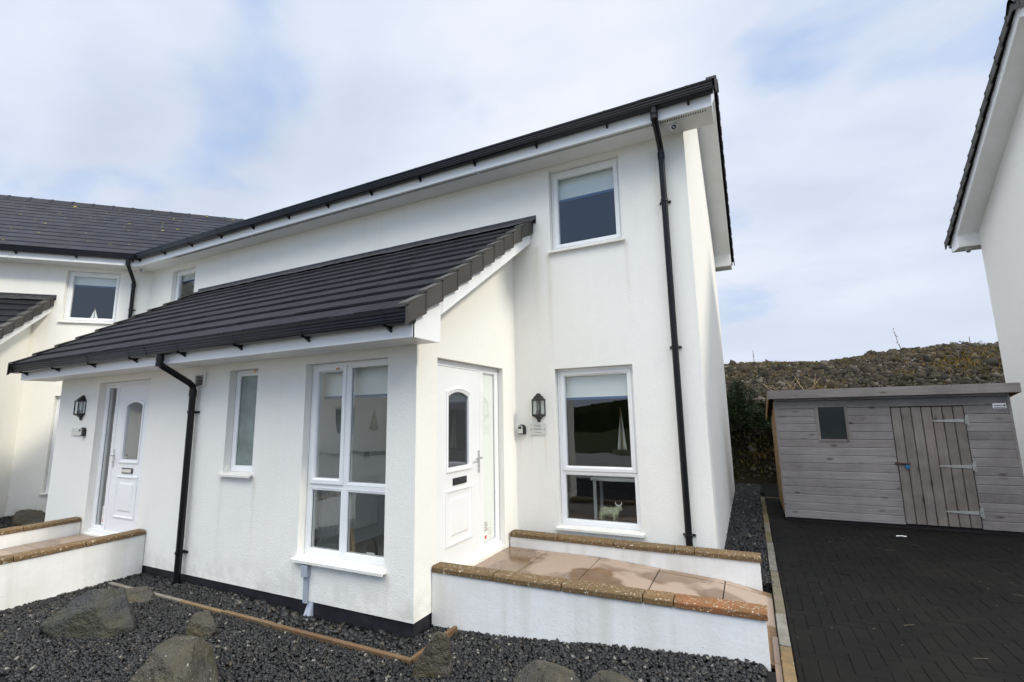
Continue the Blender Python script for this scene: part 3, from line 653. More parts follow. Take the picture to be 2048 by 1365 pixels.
downpipe(H2, FW, -.32, .44, 4.67, .06, -.60, 4.25, (3.65, 2.1))
window(H2, FW, *a1, .085, [(-1.505, -.635, 3.395, 4.42, True)], sill=.045, label='square white upper window with a model sailboat on its ledge')
window(H2, FW, *a2, .085, [(-1.435, -.585, -.09, .51, False), (-1.435, -.585, .53, 1.755, True)], sill=.045, label='tall white window mostly hidden by the porch corner')
porch(H2, FW, -8.2, -2.0, [(-3.9, -2.8, -.142, 1.8)], .085, left=False, flash=(-8.2, -1.66), m='tile')
FWP = Fr(FW.P(0, 2.09, 0), FW.u); window(H2, FWP, -3.9, -2.8, -.142, 1.8, .085, [(-3.86, -3.37, -.1, 1.76, False), (-3.33, -2.84, -.1, 1.76, True)], sill=.05)
room(H2, FWP, -4.2, -2.3, -1.9, -.1, -.3, 1.86, 'room_white')
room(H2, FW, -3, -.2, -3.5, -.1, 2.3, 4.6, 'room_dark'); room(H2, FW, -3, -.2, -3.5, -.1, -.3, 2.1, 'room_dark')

# ------------------------------------------------------------------ neighbouring house on the right
DEP = 6.95; FN = Fr((0, 9.23-DEP), (1, 0))
H3 = thing('house', 'white rendered gable of the neighbouring house at the right edge, across the driveway', 'house', (11, 6.2, -.6), 'white rendered houses')
main_gable(H3, FN, 7.33, -1, zoff=.0)
mb = MB(); wall(mb, FN, 7.33, 15, -.53, 4.56, [(8.4, 9.4, 3.354, 4.489), (8.4, 9.4, -.114, 1.793)], .085); mb.build('front_wall', 'render', H3)
mb = MB(); mb.add([FN.P(7.33, -DEP, -1), FN.P(15, -DEP, -1), FN.P(15, -DEP, 4.6), FN.P(7.33, -DEP, 4.6)], [(0, 1, 2, 3)]); mb.add([FN.P(15, 0, -1), FN.P(15, -DEP, -1), FN.P(15, -DEP, 4.8), FN.P(15, -DEP/2, 6.9), FN.P(15, 0, 4.8)], [(0, 1, 2, 3, 4)]); mb.build('rear_wall', 'render', H3)
mb = MB(); FN.box(mb, 7.34, 15, -.05, -.014, -1.0, -.526); mb.build('plinth', 'plinth', H3)
SN = Slope(FN, -.45, DEP/2, ZE, SL); SNR = Slope(FN, -.45, DEP/2, ZE, SL, flip=DEP)
tiles('roof', 'tile', H3, SN, 6.93, 15.2); tiles('rear_roof', 'tile', H3, SNR, 6.93, 15.2)
verge_caps(H3, SN, 6.93, -1, h=.13); verge_caps(H3, SNR, 6.93, -1, h=.13)
ridge(H3, FN, 6.90, 15.2, -DEP/2, SN.z(DEP/2), SL)
eaves(H3, FN, 6.985, 15, 4.543, fh=.17); eaves(H3, Fr(FN.P(0, -DEP, 0), -FN.u), -15, -6.985, 4.543, fh=.17)
gutter(H3, FN, 6.99, 15, .38, 4.665); gutter(H3, Fr(FN.P(0, -DEP, 0), -FN.u), -15, -6.99, .38, 4.665)
window(H3, FN, 8.4, 9.4, 3.354, 4.489, .085, [(8.44, 9.36, 3.4, 4.45, True)]); window(H3, FN, 8.4, 9.4, -.114, 1.793, .085, [(8.44, 9.36, -.07, .515, False), (8.44, 9.36, .53, 1.755, True)])
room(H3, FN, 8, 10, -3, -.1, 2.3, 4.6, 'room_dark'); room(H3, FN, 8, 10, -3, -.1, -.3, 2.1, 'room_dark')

DEP = 6.04
# ------------------------------------------------------------------ ground
sm = lambda a, b, x: (lambda t: t*t*(3-2*t))(min(1, max(0, (x-a)/(b-a))))
def gz(x, y):
    z = -.625+.175*sm(.2, 2.7, x)-.065*math.exp(-((x+.8)/.9)**2)*(1-sm(.15, .5, abs(y)))+.09*sm(-6, -8, x)
    return z-.02*sm(0, -2.5, y)
mb = MB(); nx = 60
def grid(mb, x0, x1, y0, y1, nx, ny, zf):
    k = len(mb.v)
    vs = [(x0+(x1-x0)*i/nx, y0+(y1-y0)*j/ny, zf(x0+(x1-x0)*i/nx, y0+(y1-y0)*j/ny)) for j in range(ny+1) for i in range(nx+1)]
    mb.add(vs, [(j*(nx+1)+i, j*(nx+1)+i+1, (j+1)*(nx+1)+i+1, (j+1)*(nx+1)+i) for j in range(ny) for i in range(nx)])
def gtop(x, y):
    d = math.hypot(x, y); return -.80+ (0 if d < 30 else min(1.4, (d-30)*.01))
mb = MB(); k = 48; rad = [0, 6, 14, 22, 35, 60, 120, 300, 900, 3000]
mb.add([(r*math.cos(2*math.pi*j/k), r*math.sin(2*math.pi*j/k), gtop(r, 0)) for r in rad for j in range(k)], [(i*k+j, (i+1)*k+j, (i+1)*k+(j+1) % k, i*k+(j+1) % k) for i in range(len(rad)-1) for j in range(k)])
mb.build('ground', 'ground', kind='structure')
mb = MB(); grid(mb, -13, 2.79, -6, 2.2, 80, 50, lambda x, y: gz(x, y)-.012 if not (x > -.05 and .25 < y < 1.97) else -.72); grid(mb, 2.2, 2.79, 2.2, 9.4, 6, 40, lambda x, y: -.485)
grid(mb, -13, 8, 8.2, 9.6, 10, 3, lambda x, y: -.49)
mb.build('gravel_bed', 'gravel_bed', kind='structure')

def stones(name, pts, sizes, matn='stone', flat=.62, hexa=True, tints=None, **tags):
    """one mesh of many angular stones"""
    N = len(pts); base = np.array([(-1, -1, -1), (1, -1, -1), (1, 1, -1), (-1, 1, -1), (-1, -1, 1), (1, -1, 1), (1, 1, 1), (-1, 1, 1)], float)*.5
    V = base[None]+rng.uniform(-.22, .22, (N, 8, 3)); V[:, 4:, :2] *= rng.uniform(.45, .95, (N, 1, 1))
    V *= (sizes[:, None]*np.stack([rng.uniform(.8, 1.35, N), rng.uniform(.65, 1.0, N), rng.uniform(flat*.7, flat*1.3, N)], 1))[:, None, :]
    a, b, c = rng.uniform(0, 6.283, N), rng.normal(0, .45, N), rng.normal(0, .45, N)
    ca, sa, cb, sb, cc, s_ = np.cos(a), np.sin(a), np.cos(b), np.sin(b), np.cos(c), np.sin(c)
    x, y, z = V[..., 0].copy(), V[..., 1].copy(), V[..., 2].copy()
    y, z = y*cb[:, None]-z*sb[:, None], y*sb[:, None]+z*cb[:, None]
    x, z = x*cc[:, None]-z*s_[:, None], x*s_[:, None]+z*cc[:, None]
    x, y = x*ca[:, None]-y*sa[:, None], x*sa[:, None]+y*ca[:, None]
    V = np.stack([x, y, z], 2)+np.asarray(pts)[:, None, :]
    F6 = np.array([(3, 2, 1, 0), (4, 5, 6, 7), (0, 1, 5, 4), (1, 2, 6, 5), (2, 3, 7, 6), (3, 0, 4, 7)])
    F = (np.arange(N)[:, None, None]*8+F6[None]).reshape(-1)
    me = bpy.data.meshes.new(name); me.vertices.add(N*8); me.vertices.foreach_set('co', V.reshape(-1))
    me.loops.add(N*24); me.loops.foreach_set('vertex_index', F.astype(np.int32)); me.polygons.add(N*6)
    me.polygons.foreach_set('loop_start', np.arange(N*6, dtype=np.int32)*4); me.update(calc_edges=True)
    t = rng.random(N)**1.5 if tints is None else tints
    at = me.attributes.new('tint', 'FLOAT', 'FACE'); at.data.foreach_set('value', np.repeat(t, 6)); me.materials.append(MATS[matn])
    o = bpy.data.objects.new(name, me); COL.objects.link(o)
    for q, v in tags.items(): o[q] = v
    return o
def inside(x, y):
    if -6.9 < x < .0 and y > -.0: return True            # porch
    if y > 2.08 and x < 2.31: return True
    if 0 <= x and .27 < y < 1.96: return True            # ramp
    if -5.95 < x < -4.17 and y > -8: return True         # left ramp
    if x > 2.68 and -.35 < y < 1.99: return True
    wx, wy = x+8.947, y-2.09; o = wx*.7071-wy*.7071; s = wx*.7071+wy*.7071
    if o < 0.0 or (s < -2.0 and o < 2.09): return True
    return False
P = []; Sz = []
def scatter(x0, x1, y0, y1, dens, s0, s1, layers=1):
    n_ = int((x1-x0)*(y1-y0)*dens); q = rng.random((n_, 2)); s = rng.uniform(s0, s1, n_)
    for (a, b), d in zip(q, s):
        x, y = x0+(x1-x0)*a, y0+(y1-y0)*b
        if inside(x, y): continue
        z = gz(x, y) if y < 2.0 or x < 2.2 else -.475
        if y > 7.5 and x < 2.3: z = -.475
        P.append((x, y, z+rng.uniform(-.008, .010))); Sz.append(d)
scatter(-4.17, 2.78, -1.75, .27, 3900, .015, .033)
scatter(.0, 2.78, -2.4, -1.2, 900, .018, .034)
scatter(-7.5, -5.9, -2, .1, 500, .02, .05); scatter(-10.8, -6.9, -1.5, 2.0, 500, .02, .05)
scatter(2.2, 2.785, 1.95, 9.2, 1500, .02, .045)
# the bigger loose stones heaped against the porch footing
for i in range(300):
    x = rng.uniform(-2.2, .05); P.append((x, -rng.uniform(.02, .17), gz(x, 0)+rng.uniform(.0, .025))); Sz.append(rng.uniform(.03, .07))
P = np.array(P); Sz = np.array(Sz)
tt = rng.random(len(P)); tt = np.where(tt < .50, rng.uniform(0, .35, len(P)), np.where(tt < .88, rng.uniform(.3, .62, len(P)), np.where(tt < .975, rng.uniform(.6, .8, len(P)), rng.uniform(.85, 1, len(P)))))
stones('gravel', P, Sz, tints=tt, kind='stuff', label='dark wet slate chippings covering the beds round the house')

# ------------------------------------------------------------------ driveway of block paving in herringbone
mb = MB(); mb.box(2.86, 12, -7, 9.45, -.62, -.462); mb.build('driveway_base', 'paver_joint', kind='structure')
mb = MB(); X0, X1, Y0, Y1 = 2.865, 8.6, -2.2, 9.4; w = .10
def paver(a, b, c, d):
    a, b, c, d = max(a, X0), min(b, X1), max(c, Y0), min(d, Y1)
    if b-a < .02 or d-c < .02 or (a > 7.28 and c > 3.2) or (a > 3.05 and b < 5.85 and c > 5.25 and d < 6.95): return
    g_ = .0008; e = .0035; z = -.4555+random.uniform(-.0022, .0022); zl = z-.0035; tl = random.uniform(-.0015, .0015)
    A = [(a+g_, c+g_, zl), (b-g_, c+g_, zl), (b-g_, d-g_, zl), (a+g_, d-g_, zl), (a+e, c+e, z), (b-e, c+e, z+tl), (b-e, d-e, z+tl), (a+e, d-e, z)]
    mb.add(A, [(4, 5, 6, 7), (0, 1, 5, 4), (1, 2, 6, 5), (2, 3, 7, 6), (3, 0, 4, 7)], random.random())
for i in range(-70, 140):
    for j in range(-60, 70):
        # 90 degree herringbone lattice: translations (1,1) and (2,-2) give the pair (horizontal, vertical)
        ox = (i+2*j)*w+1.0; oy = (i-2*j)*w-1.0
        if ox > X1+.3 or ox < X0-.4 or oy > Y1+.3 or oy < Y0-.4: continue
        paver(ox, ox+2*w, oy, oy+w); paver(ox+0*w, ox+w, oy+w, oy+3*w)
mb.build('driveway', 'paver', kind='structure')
K = thing('kerb', 'line of weathered concrete edging blocks between the dark driveway and the gravel', 'kerb', (2.82, 3, -.6))
y = -2.4
while y < 7.2:
    L = .60 if y < 6.6 else 7.2-y
    mb = MB(); dx = random.uniform(-.003, .003); mb.box(2.785+dx, 2.858+dx, y+.004, y+L-.003, -.66, -.437+random.uniform(-.004, .004), random.random()); mb.build('kerb_block', 'kerb', K, bevel=.006); y += L
mb = MB(); mb.box(2.785, 3.2, 7.203, 7.262, -.66, -.44, .8); mb.build('kerb_block', 'kerb', K, bevel=.006)
# straw and leaf litter on the driveway
mb = MB()
for i in range(24):
    cx, cy = random.choice([(4.6, 2.5), (4.7, 3.1), (5.2, 2.2), (4.0, 4.0), (3.6, 1.2), (4.3, .5)]); x, y = cx+random.gauss(0, .35), cy+random.gauss(0, .35); a = random.gauss(.1, .35); L = random.uniform(.015, .05) if random.random() < .8 else random.uniform(.05, .12)
    if x > 2.9: mb.obox((x, y, -.4525), (L*math.cos(a), L*math.sin(a), random.uniform(0, .006)), (-.003*math.sin(a), .003*math.cos(a), 0), (0, 0, .002))
for i in range(120):
    x, y = random.uniform(2.9, 7), random.uniform(-1, 5); q = random.uniform(.004, .010)
    mb.obox((x, y, -.4525), (q, 0, 0), (0, q, 0), (0, 0, .002))
mb.build('straw_litter', 'straw', kind='stuff', label='bits of straw and grit lying on the dark block paving')
# white scrap lying in front of the shed
mb = MB(); mb.tube([(4.33, 4.6, -.447), (4.38, 4.62, -.444), (4.44, 4.61, -.446)], .007, 8)
rearth(mb.build('litter_scrap', 'white_paint', label='small white scrap lying on the dark paving in front of the shed', category='litter'))

# ------------------------------------------------------------------ entrance ramp of the middle house
zf = lambda x: -.335 if x < 1.1 else (-.335-.082*(x-1.1)/1.27 if x < 2.37 else -.417-.07*(x-2.37)/.4)
mb = MB(); xs = [0, .51, 1.135, 1.765, 2.38, 2.78]; ys = [.375, .925, 1.725, 1.832]
base = MB(); base.add([(0, .375, -.345), (1.1, .375, -.345), (2.37, .375, -.427), (2.78, .375, -.50), (0, 1.835, -.345), (1.1, 1.835, -.345), (2.37, 1.835, -.427), (2.78, 1.835, -.50)], [(0, 1, 5, 4), (1, 2, 6, 5), (2, 3, 7, 6)])
base.build('ramp_base', 'slab_joint', kind='structure')
def slab(a, b, c, d, ztop, h=.03, t=0):
    g_ = .0055; e = .0
    A = [(a+g_, c+g_), (b-g_, c+g_), (b-g_, d-g_), (a+g_, d-g_)]; dz = random.uniform(-.002, .002)
    P0 = [(x, y, ztop(x)+dz) for x, y in A]; Q = [(x, y, z-h) for x, y, z in P0]
    mb.add(Q+P0, [(3, 2, 1, 0), (4, 5, 6, 7), (0, 1, 5, 4), (1, 2, 6, 5), (2, 3, 7, 6), (3, 0, 4, 7)], t)
for a, b in zip(xs[:-1], xs[1:]):
    for c, d in zip(ys[:-1], ys[1:]): slab(a, b, c, d, zf, t=random.random())
for c, d in ((-.30, .36), (.36, .8)): slab(2.735, 2.785, c, d, lambda x: -.462, .05, random.random())
mb.build('ramp_paving', 'slab', kind='structure', bevel=.003)

def low_wall(name_label, p0, p1, thick, zb, zt0, zt1, joints, over=.015, ch=.058, group='low rendered ramp walls', side=1, tl=None):
    """p0 -> p1 outer face line; thick to the left of the direction"""
    p0, p1 = Vector((*p0, 0)), Vector((*p1, 0)); d = (p1-p0).normalized(); nn = Vector((-d.y, d.x, 0))*side; L = (p1-p0).length
    T = thing('low_wall', name_label, 'wall', tuple((p0+p1)/2+nn*thick/2+Z*zb[0]), group)
    zt = lambda q: zt0+(zt1-zt0)*q/L; zbf = lambda q: zb[0]+(zb[1]-zb[0])*q/L
    mb = MB(); N = 14; qs = [L*i/N for i in range(N+1)]; vs = []
    for q in qs:
        for o in (0, thick):
            for zz in (zbf(q), zt(q)-ch): w_ = random.uniform(-.002, .002); vs.append(p0+d*q+nn*(o+w_)+Z*zz)
    fs = []
    for i in range(N): k = 4*i; fs += [(k, k+4, k+5, k+1), (k+2, k+3, k+7, k+6), (k+1, k+5, k+7, k+3)]
    fs += [(0, 1, 3, 2), (4*N, 4*N+2, 4*N+3, 4*N+1)]
    mb.add(vs, fs); mb.build('wall', 'ramp_render', T)
    js = [0]+[j for j in joints if j < L]+[L+over]
    for a, b in zip(js[:-1], js[1:]):
        mb = MB(); j = random.uniform(-.003, .003); a += .004; ww = thick+2*over
        o = p0+d*a-nn*over+Z*(zt(a)-ch+j+.001); al = d*(b-a-.003)+Z*(zt(b)-zt(a))
        c0 = .018
        poly = [o, o+nn*ww, o+nn*ww+Z*(ch-c0), o+nn*(ww-c0)+Z*ch, o+nn*c0+Z*ch, o+Z*(ch-c0)]
        mb.prism(poly, al, tl[[round(q, 3) for q in js].index(round(a-.004, 3))] if tl else random.uniform(.1, .6)); mb.build('coping_stone', 'coping', T, bevel=.005)
    return T
low_wall('long low white wall with lichen-speckled orange coping along the near side of the ramp', (0.005, .26), (2.715, .26), .125, (-.70, -.52), -.130, -.110, [.64, 1.26, 1.90, 2.12], tl=[.1, .35, .3, .62, 1.0])
low_wall('low white wall with brown coping on the far side of the ramp, under the tall window', (0.02, 1.83), (2.70, 1.83), .125, (-.55, -.52), -.163, -.163, [.61, 1.26, 1.90, 2.09])
low_wall('low white wall with lichened coping, near side of the ramp to the left-hand door', (-4.165, -.008), (-4.165, -3.4), .135, (-.85, -.95), -.105, -.135, [.6, 1.2, 1.8, 2.4, 3.0], side=-1)
low_wall('low white wall with brown coping, far side of the ramp to the left-hand door', (-5.785, -.008), (-5.785, -3.4), .135, (-.75, -.95), -.078, -.115, [.6, 1.2, 1.8, 2.4, 3.0], side=-1)
mb = MB(); zl = lambda y: -.30 if y > -.9 else -.30+.09*(y+.9)
yy = [-.0, -.6, -1.2, -1.8, -2.4, -3.0, -3.6]
for i in range(6):
    for a, b in ((-5.77, -5.62), (-5.62, -4.95), (-4.95, -4.31)):
        g_ = .004; q = [(a+g_, yy[i+1]+g_), (b-g_, yy[i+1]+g_), (b-g_, yy[i]-g_), (a+g_, yy[i]-g_)]
        V_ = [(x, y, zl(y)-.03) for x, y in q]+[(x, y, zl(y)) for x, y in q]
        mb.add(V_, [(4, 5, 6, 7), (0, 1, 5, 4), (1, 2, 6, 5), (2, 3, 7, 6), (3, 0, 4, 7)], random.random())
mb.build('ramp_paving', 'slab', kind='structure')
mb = MB(); mb.add([(-5.78, 0, -.318), (-4.30, 0, -.318), (-4.30, -.9, -.318), (-4.30, -3.6, -.56), (-5.78, -3.6, -.56), (-5.78, -.9, -.318)], [(0, 1, 2, 5), (5, 2, 3, 4)]); mb.build('ramp_base', 'slab_joint', kind='structure')

# ------------------------------------------------------------------ garden edging boards in the gravel
G = thing('garden_edging', 'thin line of brown edging boards laid in the gravel round the porch footing', 'edging', (-1.8, -.45, -.6))
xs_ = [-4.06, -3.38, -2.68, -2.0, -1.3, -.55, .28]
for a, b in zip(xs_[:-1], xs_[1:]):
    mb = MB(); za, zb_ = gz(a, -.45)+.03, gz(b, -.45)+.03; t = 1.0 if a < -3 else random.uniform(.0, .66); j = random.uniform(-.006, .006)
    mb.obox((a+.002, -.40+j+.02*(a+4)/4, za-.06), (b-a-.004, random.uniform(-.005, .005), zb_-za), (0, .042, 0), (0, 0, .06), t); mb.build('edging_board', 'edging', G, bevel=.005)
mb = MB(); mb.obox((.245, -.35, gz(.3, -.4)-.028), (.035, 0, 0), (.02, .58, .015), (0, 0, .06), .35); mb.build('edging_board', 'edging', G, bevel=.005)

# ------------------------------------------------------------------ boulders
def boulder(label, c, r, seed, rot=0, cuts=10, m='boulder', peak=None, tilt=0):
    rn = random.Random(seed); bm = bmesh.new(); bmesh.ops.create_icosphere(bm, subdivisions=5, radius=1)
    pl = []
    for i in range(cuts):
        v = Vector((rn.gauss(0, 1), rn.gauss(0, 1), rn.gauss(0, .8))).normalized(); pl.append((v, rn.uniform(.56, .86)))
    if peak: pl += [(Vector(v).normalized(), h) for v, h in peak]
    M = Matrix.Rotation(rot, 3, 'Z') @ Matrix.Rotation(tilt, 3, 'Y')
    off = Vector((seed*7.3, seed*3.1, 0))
    for v in bm.verts:
        d = v.co.normalized(); k = 1.0
        for nn, h in pl:
            q = d.dot(nn)
            if q > .05: k = min(k, h/q)
        p = d*k
        p += d*(noise.fractal(p*2.0+off, 1.0, 2.1, 6)*.045+noise.noise(p*9+off)*.016+noise.noise(p*19+off)*.007+abs(noise.noise(p*3.4+off))*-.05)
        lay = (p.z*.8+p.x*.5+noise.noise(p*2+off)*.1)*9; p *= 1+.016*(lay-math.floor(lay))
        v.co = M @ Vector((p.x*r[0], p.y*r[1], p.z*r[2]))
    me = bpy.data.meshes.new('boulder'); bm.to_mesh(me); bm.free(); me.materials.append(MATS[m]); me.shade_smooth(); me.set_sharp_from_angle(angle=R(28))
    o = bpy.data.objects.new('boulder', me); COL.objects.link(o); o.location = (2.733+(c[0]-2.733)*1.028, -3.536+(c[1]+3.536)*1.028, c[2]-.05); o['label'] = label; o['category'] = 'boulder'; o['group'] = 'boulders set in the gravel'
    return o
boulder('largest boulder, grey and slabby, lying in the gravel at the lower left', (-2.60, -1.13, -.53), (.47, .30, .34), 3, rot=.4, m='boulder_dark', peak=[((-.3, -.8, .7), .70), ((.75, -.3, .5), .68), ((.9, -.6, -.05), .78), ((-.7, .1, .7), .68), ((0, 0, 1), .88)])
boulder('small flat brown boulder just behind the largest grey one', (-3.02, -.60, -.56), (.26, .14, .14), 5, rot=.5, peak=[((.2, -.7, .6), .5)])
boulder('small squarish brown boulder between the edging boards and the gravel, lower left', (-1.60, -.80, -.56), (.17, .14, .19), 8, rot=-.2, cuts=8, peak=[((.1, 0, 1), .74), ((.75, -.6, .1), .62), ((-.8, -.6, .1), .66)])
boulder('big pale grey ridged boulder cut off by the bottom edge, left of centre', (-.92, -1.42, -.56), (.46, .28, .32), 12, rot=-.1, cuts=10, peak=[((.45, -.25, .85), .70), ((-.8, -.3, .45), .66), ((0, 0, 1), .86)])
boulder('upright pointed leaf-shaped grey boulder by the near end of the ramp wall', (.585, -.52, -.55), (.25, .11, .31), 21, rot=.35, cuts=6, tilt=.25, peak=[((.85, 0, .42), .50), ((-.9, 0, .30), .50), ((.1, -1, .15), .55)])
boulder('jagged grey boulder at the bottom edge in front of the ramp wall', (1.47, -.50, -.545), (.30, .20, .26), 31, rot=.2, cuts=9, peak=[((.5, -.3, .8), .55), ((-.6, -.3, .7), .6)])
boulder('low rounded brown boulder at the bottom edge, right of the jagged grey one', (1.84, -.42, -.53), (.26, .17, .17), 34, rot=-.1)
boulder('brown boulder lying against the footing at the far left', (-8.55, .38, -.52), (.36, .25, .33), 41, rot=.2, peak=[((.6, -.3, .6), .6)])

# ------------------------------------------------------------------ garden shed
SH = thing('shed', 'weathered grey wooden shed with padlocked door at the end of the driveway', 'shed', (4.5, 6.1, -.46))
x0, x1, yf, yb, zb, zt = 3.11, 5.87, 5.20, 7.0, -.40, 1.40
d0, d1, dz0, dz1 = 4.58, 5.392, -.40, 1.245; wx0, wx1, wz0, wz1 = 3.652, 4.045, .748, 1.278
mb = MB(); N = 16; bh = .1175
for i in range(N):
    a, b = zb+i*bh, min(zb+(i+1)*bh-.005, zt)
    ps = [(x0, x1, a, b)]
    for c, d, e, f in ((d0-.006, d1+.006, dz0-.1, dz1), (wx0-.006, wx1+.006, wz0-.006, wz1+.006)):
        o = []
        for p, q, u, v in ps:
            if d <= p or c >= q or f <= u or e >= v: o.append((p, q, u, v)); continue
            if c > p: o.append((p, c, u, v))
            if d < q: o.append((d, q, u, v))
            if e > u: o.append((max(p, c), min(q, d), u, e))
            if f < v: o.append((max(p, c), min(q, d), f, v))
        ps = o
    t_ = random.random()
    for p, q, u, v in ps:
        # shiplap: lower edge proud, shadow gap along the top
        poly = [(p, yf-.012, u), (p, yf-.015, u+(v-u)*.90), (p, yf-.003, v), (p, yf+.012, v), (p, yf+.012, u)]
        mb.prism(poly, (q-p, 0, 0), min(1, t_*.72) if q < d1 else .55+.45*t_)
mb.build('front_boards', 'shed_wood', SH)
mb = MB(); zr_ = 1.06
for sx, w_ in ((x0, -1), (x1, 1)):
    i = 0; z = zb
    while z < zt:
        yy_ = yb if z+bh < zr_ else yf+(yb-yf)*max(.02, (zt-z-bh*.4)/(zt-zr_))
        mb.prism([(sx, yf+.012, z), (sx, min(yy_, yb), z), (sx, min(yy_, yb), z+bh-.004), (sx, yf+.012, z+bh-.004)], (.012*w_, 0, 0), random.random()); z += bh
mb.box(x0, x1, yb-.012, yb, zb, zr_); mb.build('side_boards', 'shed_side_wood', SH)
mb = MB(); mb.box(x0+.02, x1-.02, yf+.013, yb-.02, zb, zr_-.02); mb.build('lining', 'felt', SH)
mb = MB(); mb.box(x0+.0, x1, yf+.03, yb, -.462, zb-.002); mb.build('bearer', 'felt', SH)
for sx in (x0-.016, x1-.01):
    mb = MB(); mb.box(sx, sx+.026, yf-.018, yf+.02, zb-.01, zt, .6); mb.build('corner_batten', 'shed_wood', SH)
mb = MB(); e = .10; zr = lambda y: 1.515-(y-5.07)*.19
mb.add([(x0-e, 5.08, zr(5.08)), (x1+e, 5.08, zr(5.08)), (x1+e, yb+.1, zr(yb+.1)), (x0-e, yb+.1, zr(yb+.1)), (x0-e, 5.08, zr(5.08)-.02), (x1+e, 5.08, zr(5.08)-.02), (x1+e, yb+.1, zr(yb+.1)-.02), (x0-e, yb+.1, zr(yb+.1)-.02)], [(0, 1, 2, 3), (7, 6, 5, 4), (0, 4, 5, 1), (1, 5, 6, 2), (2, 6, 7, 3), (3, 7, 4, 0)]); mb.build('felt_roof', 'felt', SH)
mb = MB(); mb.box(x0-e, x1+e, 5.062, 5.08, 1.40, 1.528, .5); mb.build('roof_fascia', 'shed_wood', SH, bevel=.003)
for sx in (x0-e, x1+e-.018):
    mb = MB(); mb.prism([(sx, 5.081, 1.40), (sx, yb+.1, zr(yb+.1)-.10), (sx, yb+.1, zr(yb+.1)+.01), (sx, 5.081, 1.525)], (.018, 0, 0), .4); mb.build('barge_board', 'shed_side_wood', SH)
mb = MB(); nb = 7; bw = (d1-d0)/nb
for i in range(nb):
    a = d0+i*bw; mb.prism([(a+.002, yf-.006, dz0+.015), (a+.008, yf-.022, dz0+.015), (a+bw-.008, yf-.022, dz0+.015), (a+bw-.002, yf-.006, dz0+.015)], (0, 0, dz1-dz0-.03), random.random())
dr = mb.build('door', 'shed_door_wood', SH)
for hz_ in (1.035, .415, -.19):
    mb = MB(); mb.prism([(5.375, yf-.030, hz_+.024), (5.375, yf-.030, hz_-.024), (5.035, yf-.030, hz_-.009), (5.035, yf-.030, hz_+.009)], (0, .006, 0))
    mb.tube([(5.392, yf-.032, hz_-.045), (5.392, yf-.032, hz_+.045)], .010, 10); mb.box(5.40, 5.428, yf-.022, yf-.014, hz_-.072, hz_+.072)
    for q in (5.07, 5.17, 5.28): mb.lathe((q, yf-.030, hz_), [(0, .005), (.007, .003), (.008, 0)], 8, (0, -1, 0))
    for q in (-.055, .0, .055): mb.lathe((5.415, yf-.022, hz_+q), [(0, .005), (.006, .003), (.007, 0)], 8, (0, -1, 0))
    mb.build('hinge', 'zinc', dr)
mb = MB(); mb.box(4.545, 4.62, yf-.034, yf-.02, .43, .455); mb.box(4.60, 4.72, yf-.038, yf-.024, .425, .45); mb.tube([(4.56, yf-.04, .44), (4.70, yf-.04, .438)], .008, 8); mb.build('bolt', 'rust', dr)
mb = MB(); mb.tube([(4.668, yf-.04, .42), (4.668, yf-.04, .435), (4.68, yf-.04, .444), (4.692, yf-.04, .435), (4.692, yf-.04, .42)], .0035, 8); mb.box(4.658, 4.702, yf-.05, yf-.03, .372, .420); mb.build('padlock', 'blue', dr, bevel=.003)
fr = MB(); t_ = .028
for a, b, c, d in ((wx0-.01, wx0+t_, wz0-.01, wz1+.01), (wx1-t_, wx1+.01, wz0-.01, wz1+.01), (wx0+t_, wx1-t_, wz0-.01, wz0+t_), (wx0+t_, wx1-t_, wz1-t_+.008, wz1+.01)): fr.box(a, b, yf-.024, yf+.01, c, d, random.random())
f = fr.build('window', 'shed_door_wood', SH)
mb = MB(); mb.box(wx0+t_-.003, wx1-t_+.003, yf-.002, yf+.002, wz0+t_-.003, wz1-t_+.01); mb.build('pane', 'shed_glass', f)
mb = MB(); mb.box(5.70, 5.835, yf-.020, yf-.015, 1.195, 1.262); s = mb.build('makers_plate', 'white_paint', SH)
mb = MB(); mb.box(5.71, 5.80, yf-.0215, yf-.0202, 1.226, 1.236); mb.box(5.71, 5.83, yf-.0215, yf-.0202, 1.203, 1.211); mb.lathe((5.817, yf-.0202, 1.233), [(0, .001), (.012, .001), (.012, 0)], 12, (0, -1, 0)); mb.build('plate_print', 'ink', s)

# ------------------------------------------------------------------ rubble bank and plants
def bankz(x, y):
    nz = noise.fractal(Vector((x*.45, y*.45, 3)), 1, 2, 4)
    b0 = 9.45+.25*math.sin(x*.9)
    if y < b0: return -.50
    ridge_ = 2.66+.14*sm(3, 6, x)+.10*math.sin(x*.8+1)
    if x < 2.0: ridge_ -= .10*min(5, 2.0-x)
    if y < b0+.9: z = -.5+1.75*sm(b0-.15, b0+.95, y)
    else: z = 1.25+(ridge_-1.25)*sm(b0+.3, 14.2, y)**.8 if y < 14.2 else ridge_-(y-14.2)*.03
    return z+nz*.16*min(1, (y-b0)*1.5)
mb = MB(); grid(mb, -16, 30, 9.2, 24, 160, 64, bankz); mb.build('bank', 'bank', kind='structure', smooth=True)
P = []; Sz = []
for i in range(36000):
    x, y = rng.uniform(.5, 13), 9.6+5.4*rng.random()**.9
    if i % 5 == 0: y = rng.uniform(13.6, 14.8)
    if y < 10.9 and rng.random() < .35: continue
    s = rng.choice([rng.uniform(.03, .07), rng.uniform(.06, .12), rng.uniform(.12, .24)], p=[.62, .37, .01]); P.append((x, y, bankz(x, y)+s*.08)); Sz.append(s)
for i in range(1500):
    x, y = rng.uniform(-10, .5), rng.uniform(9.6, 15); P.append((x, y, bankz(x, y))); Sz.append(rng.uniform(.1, .35))
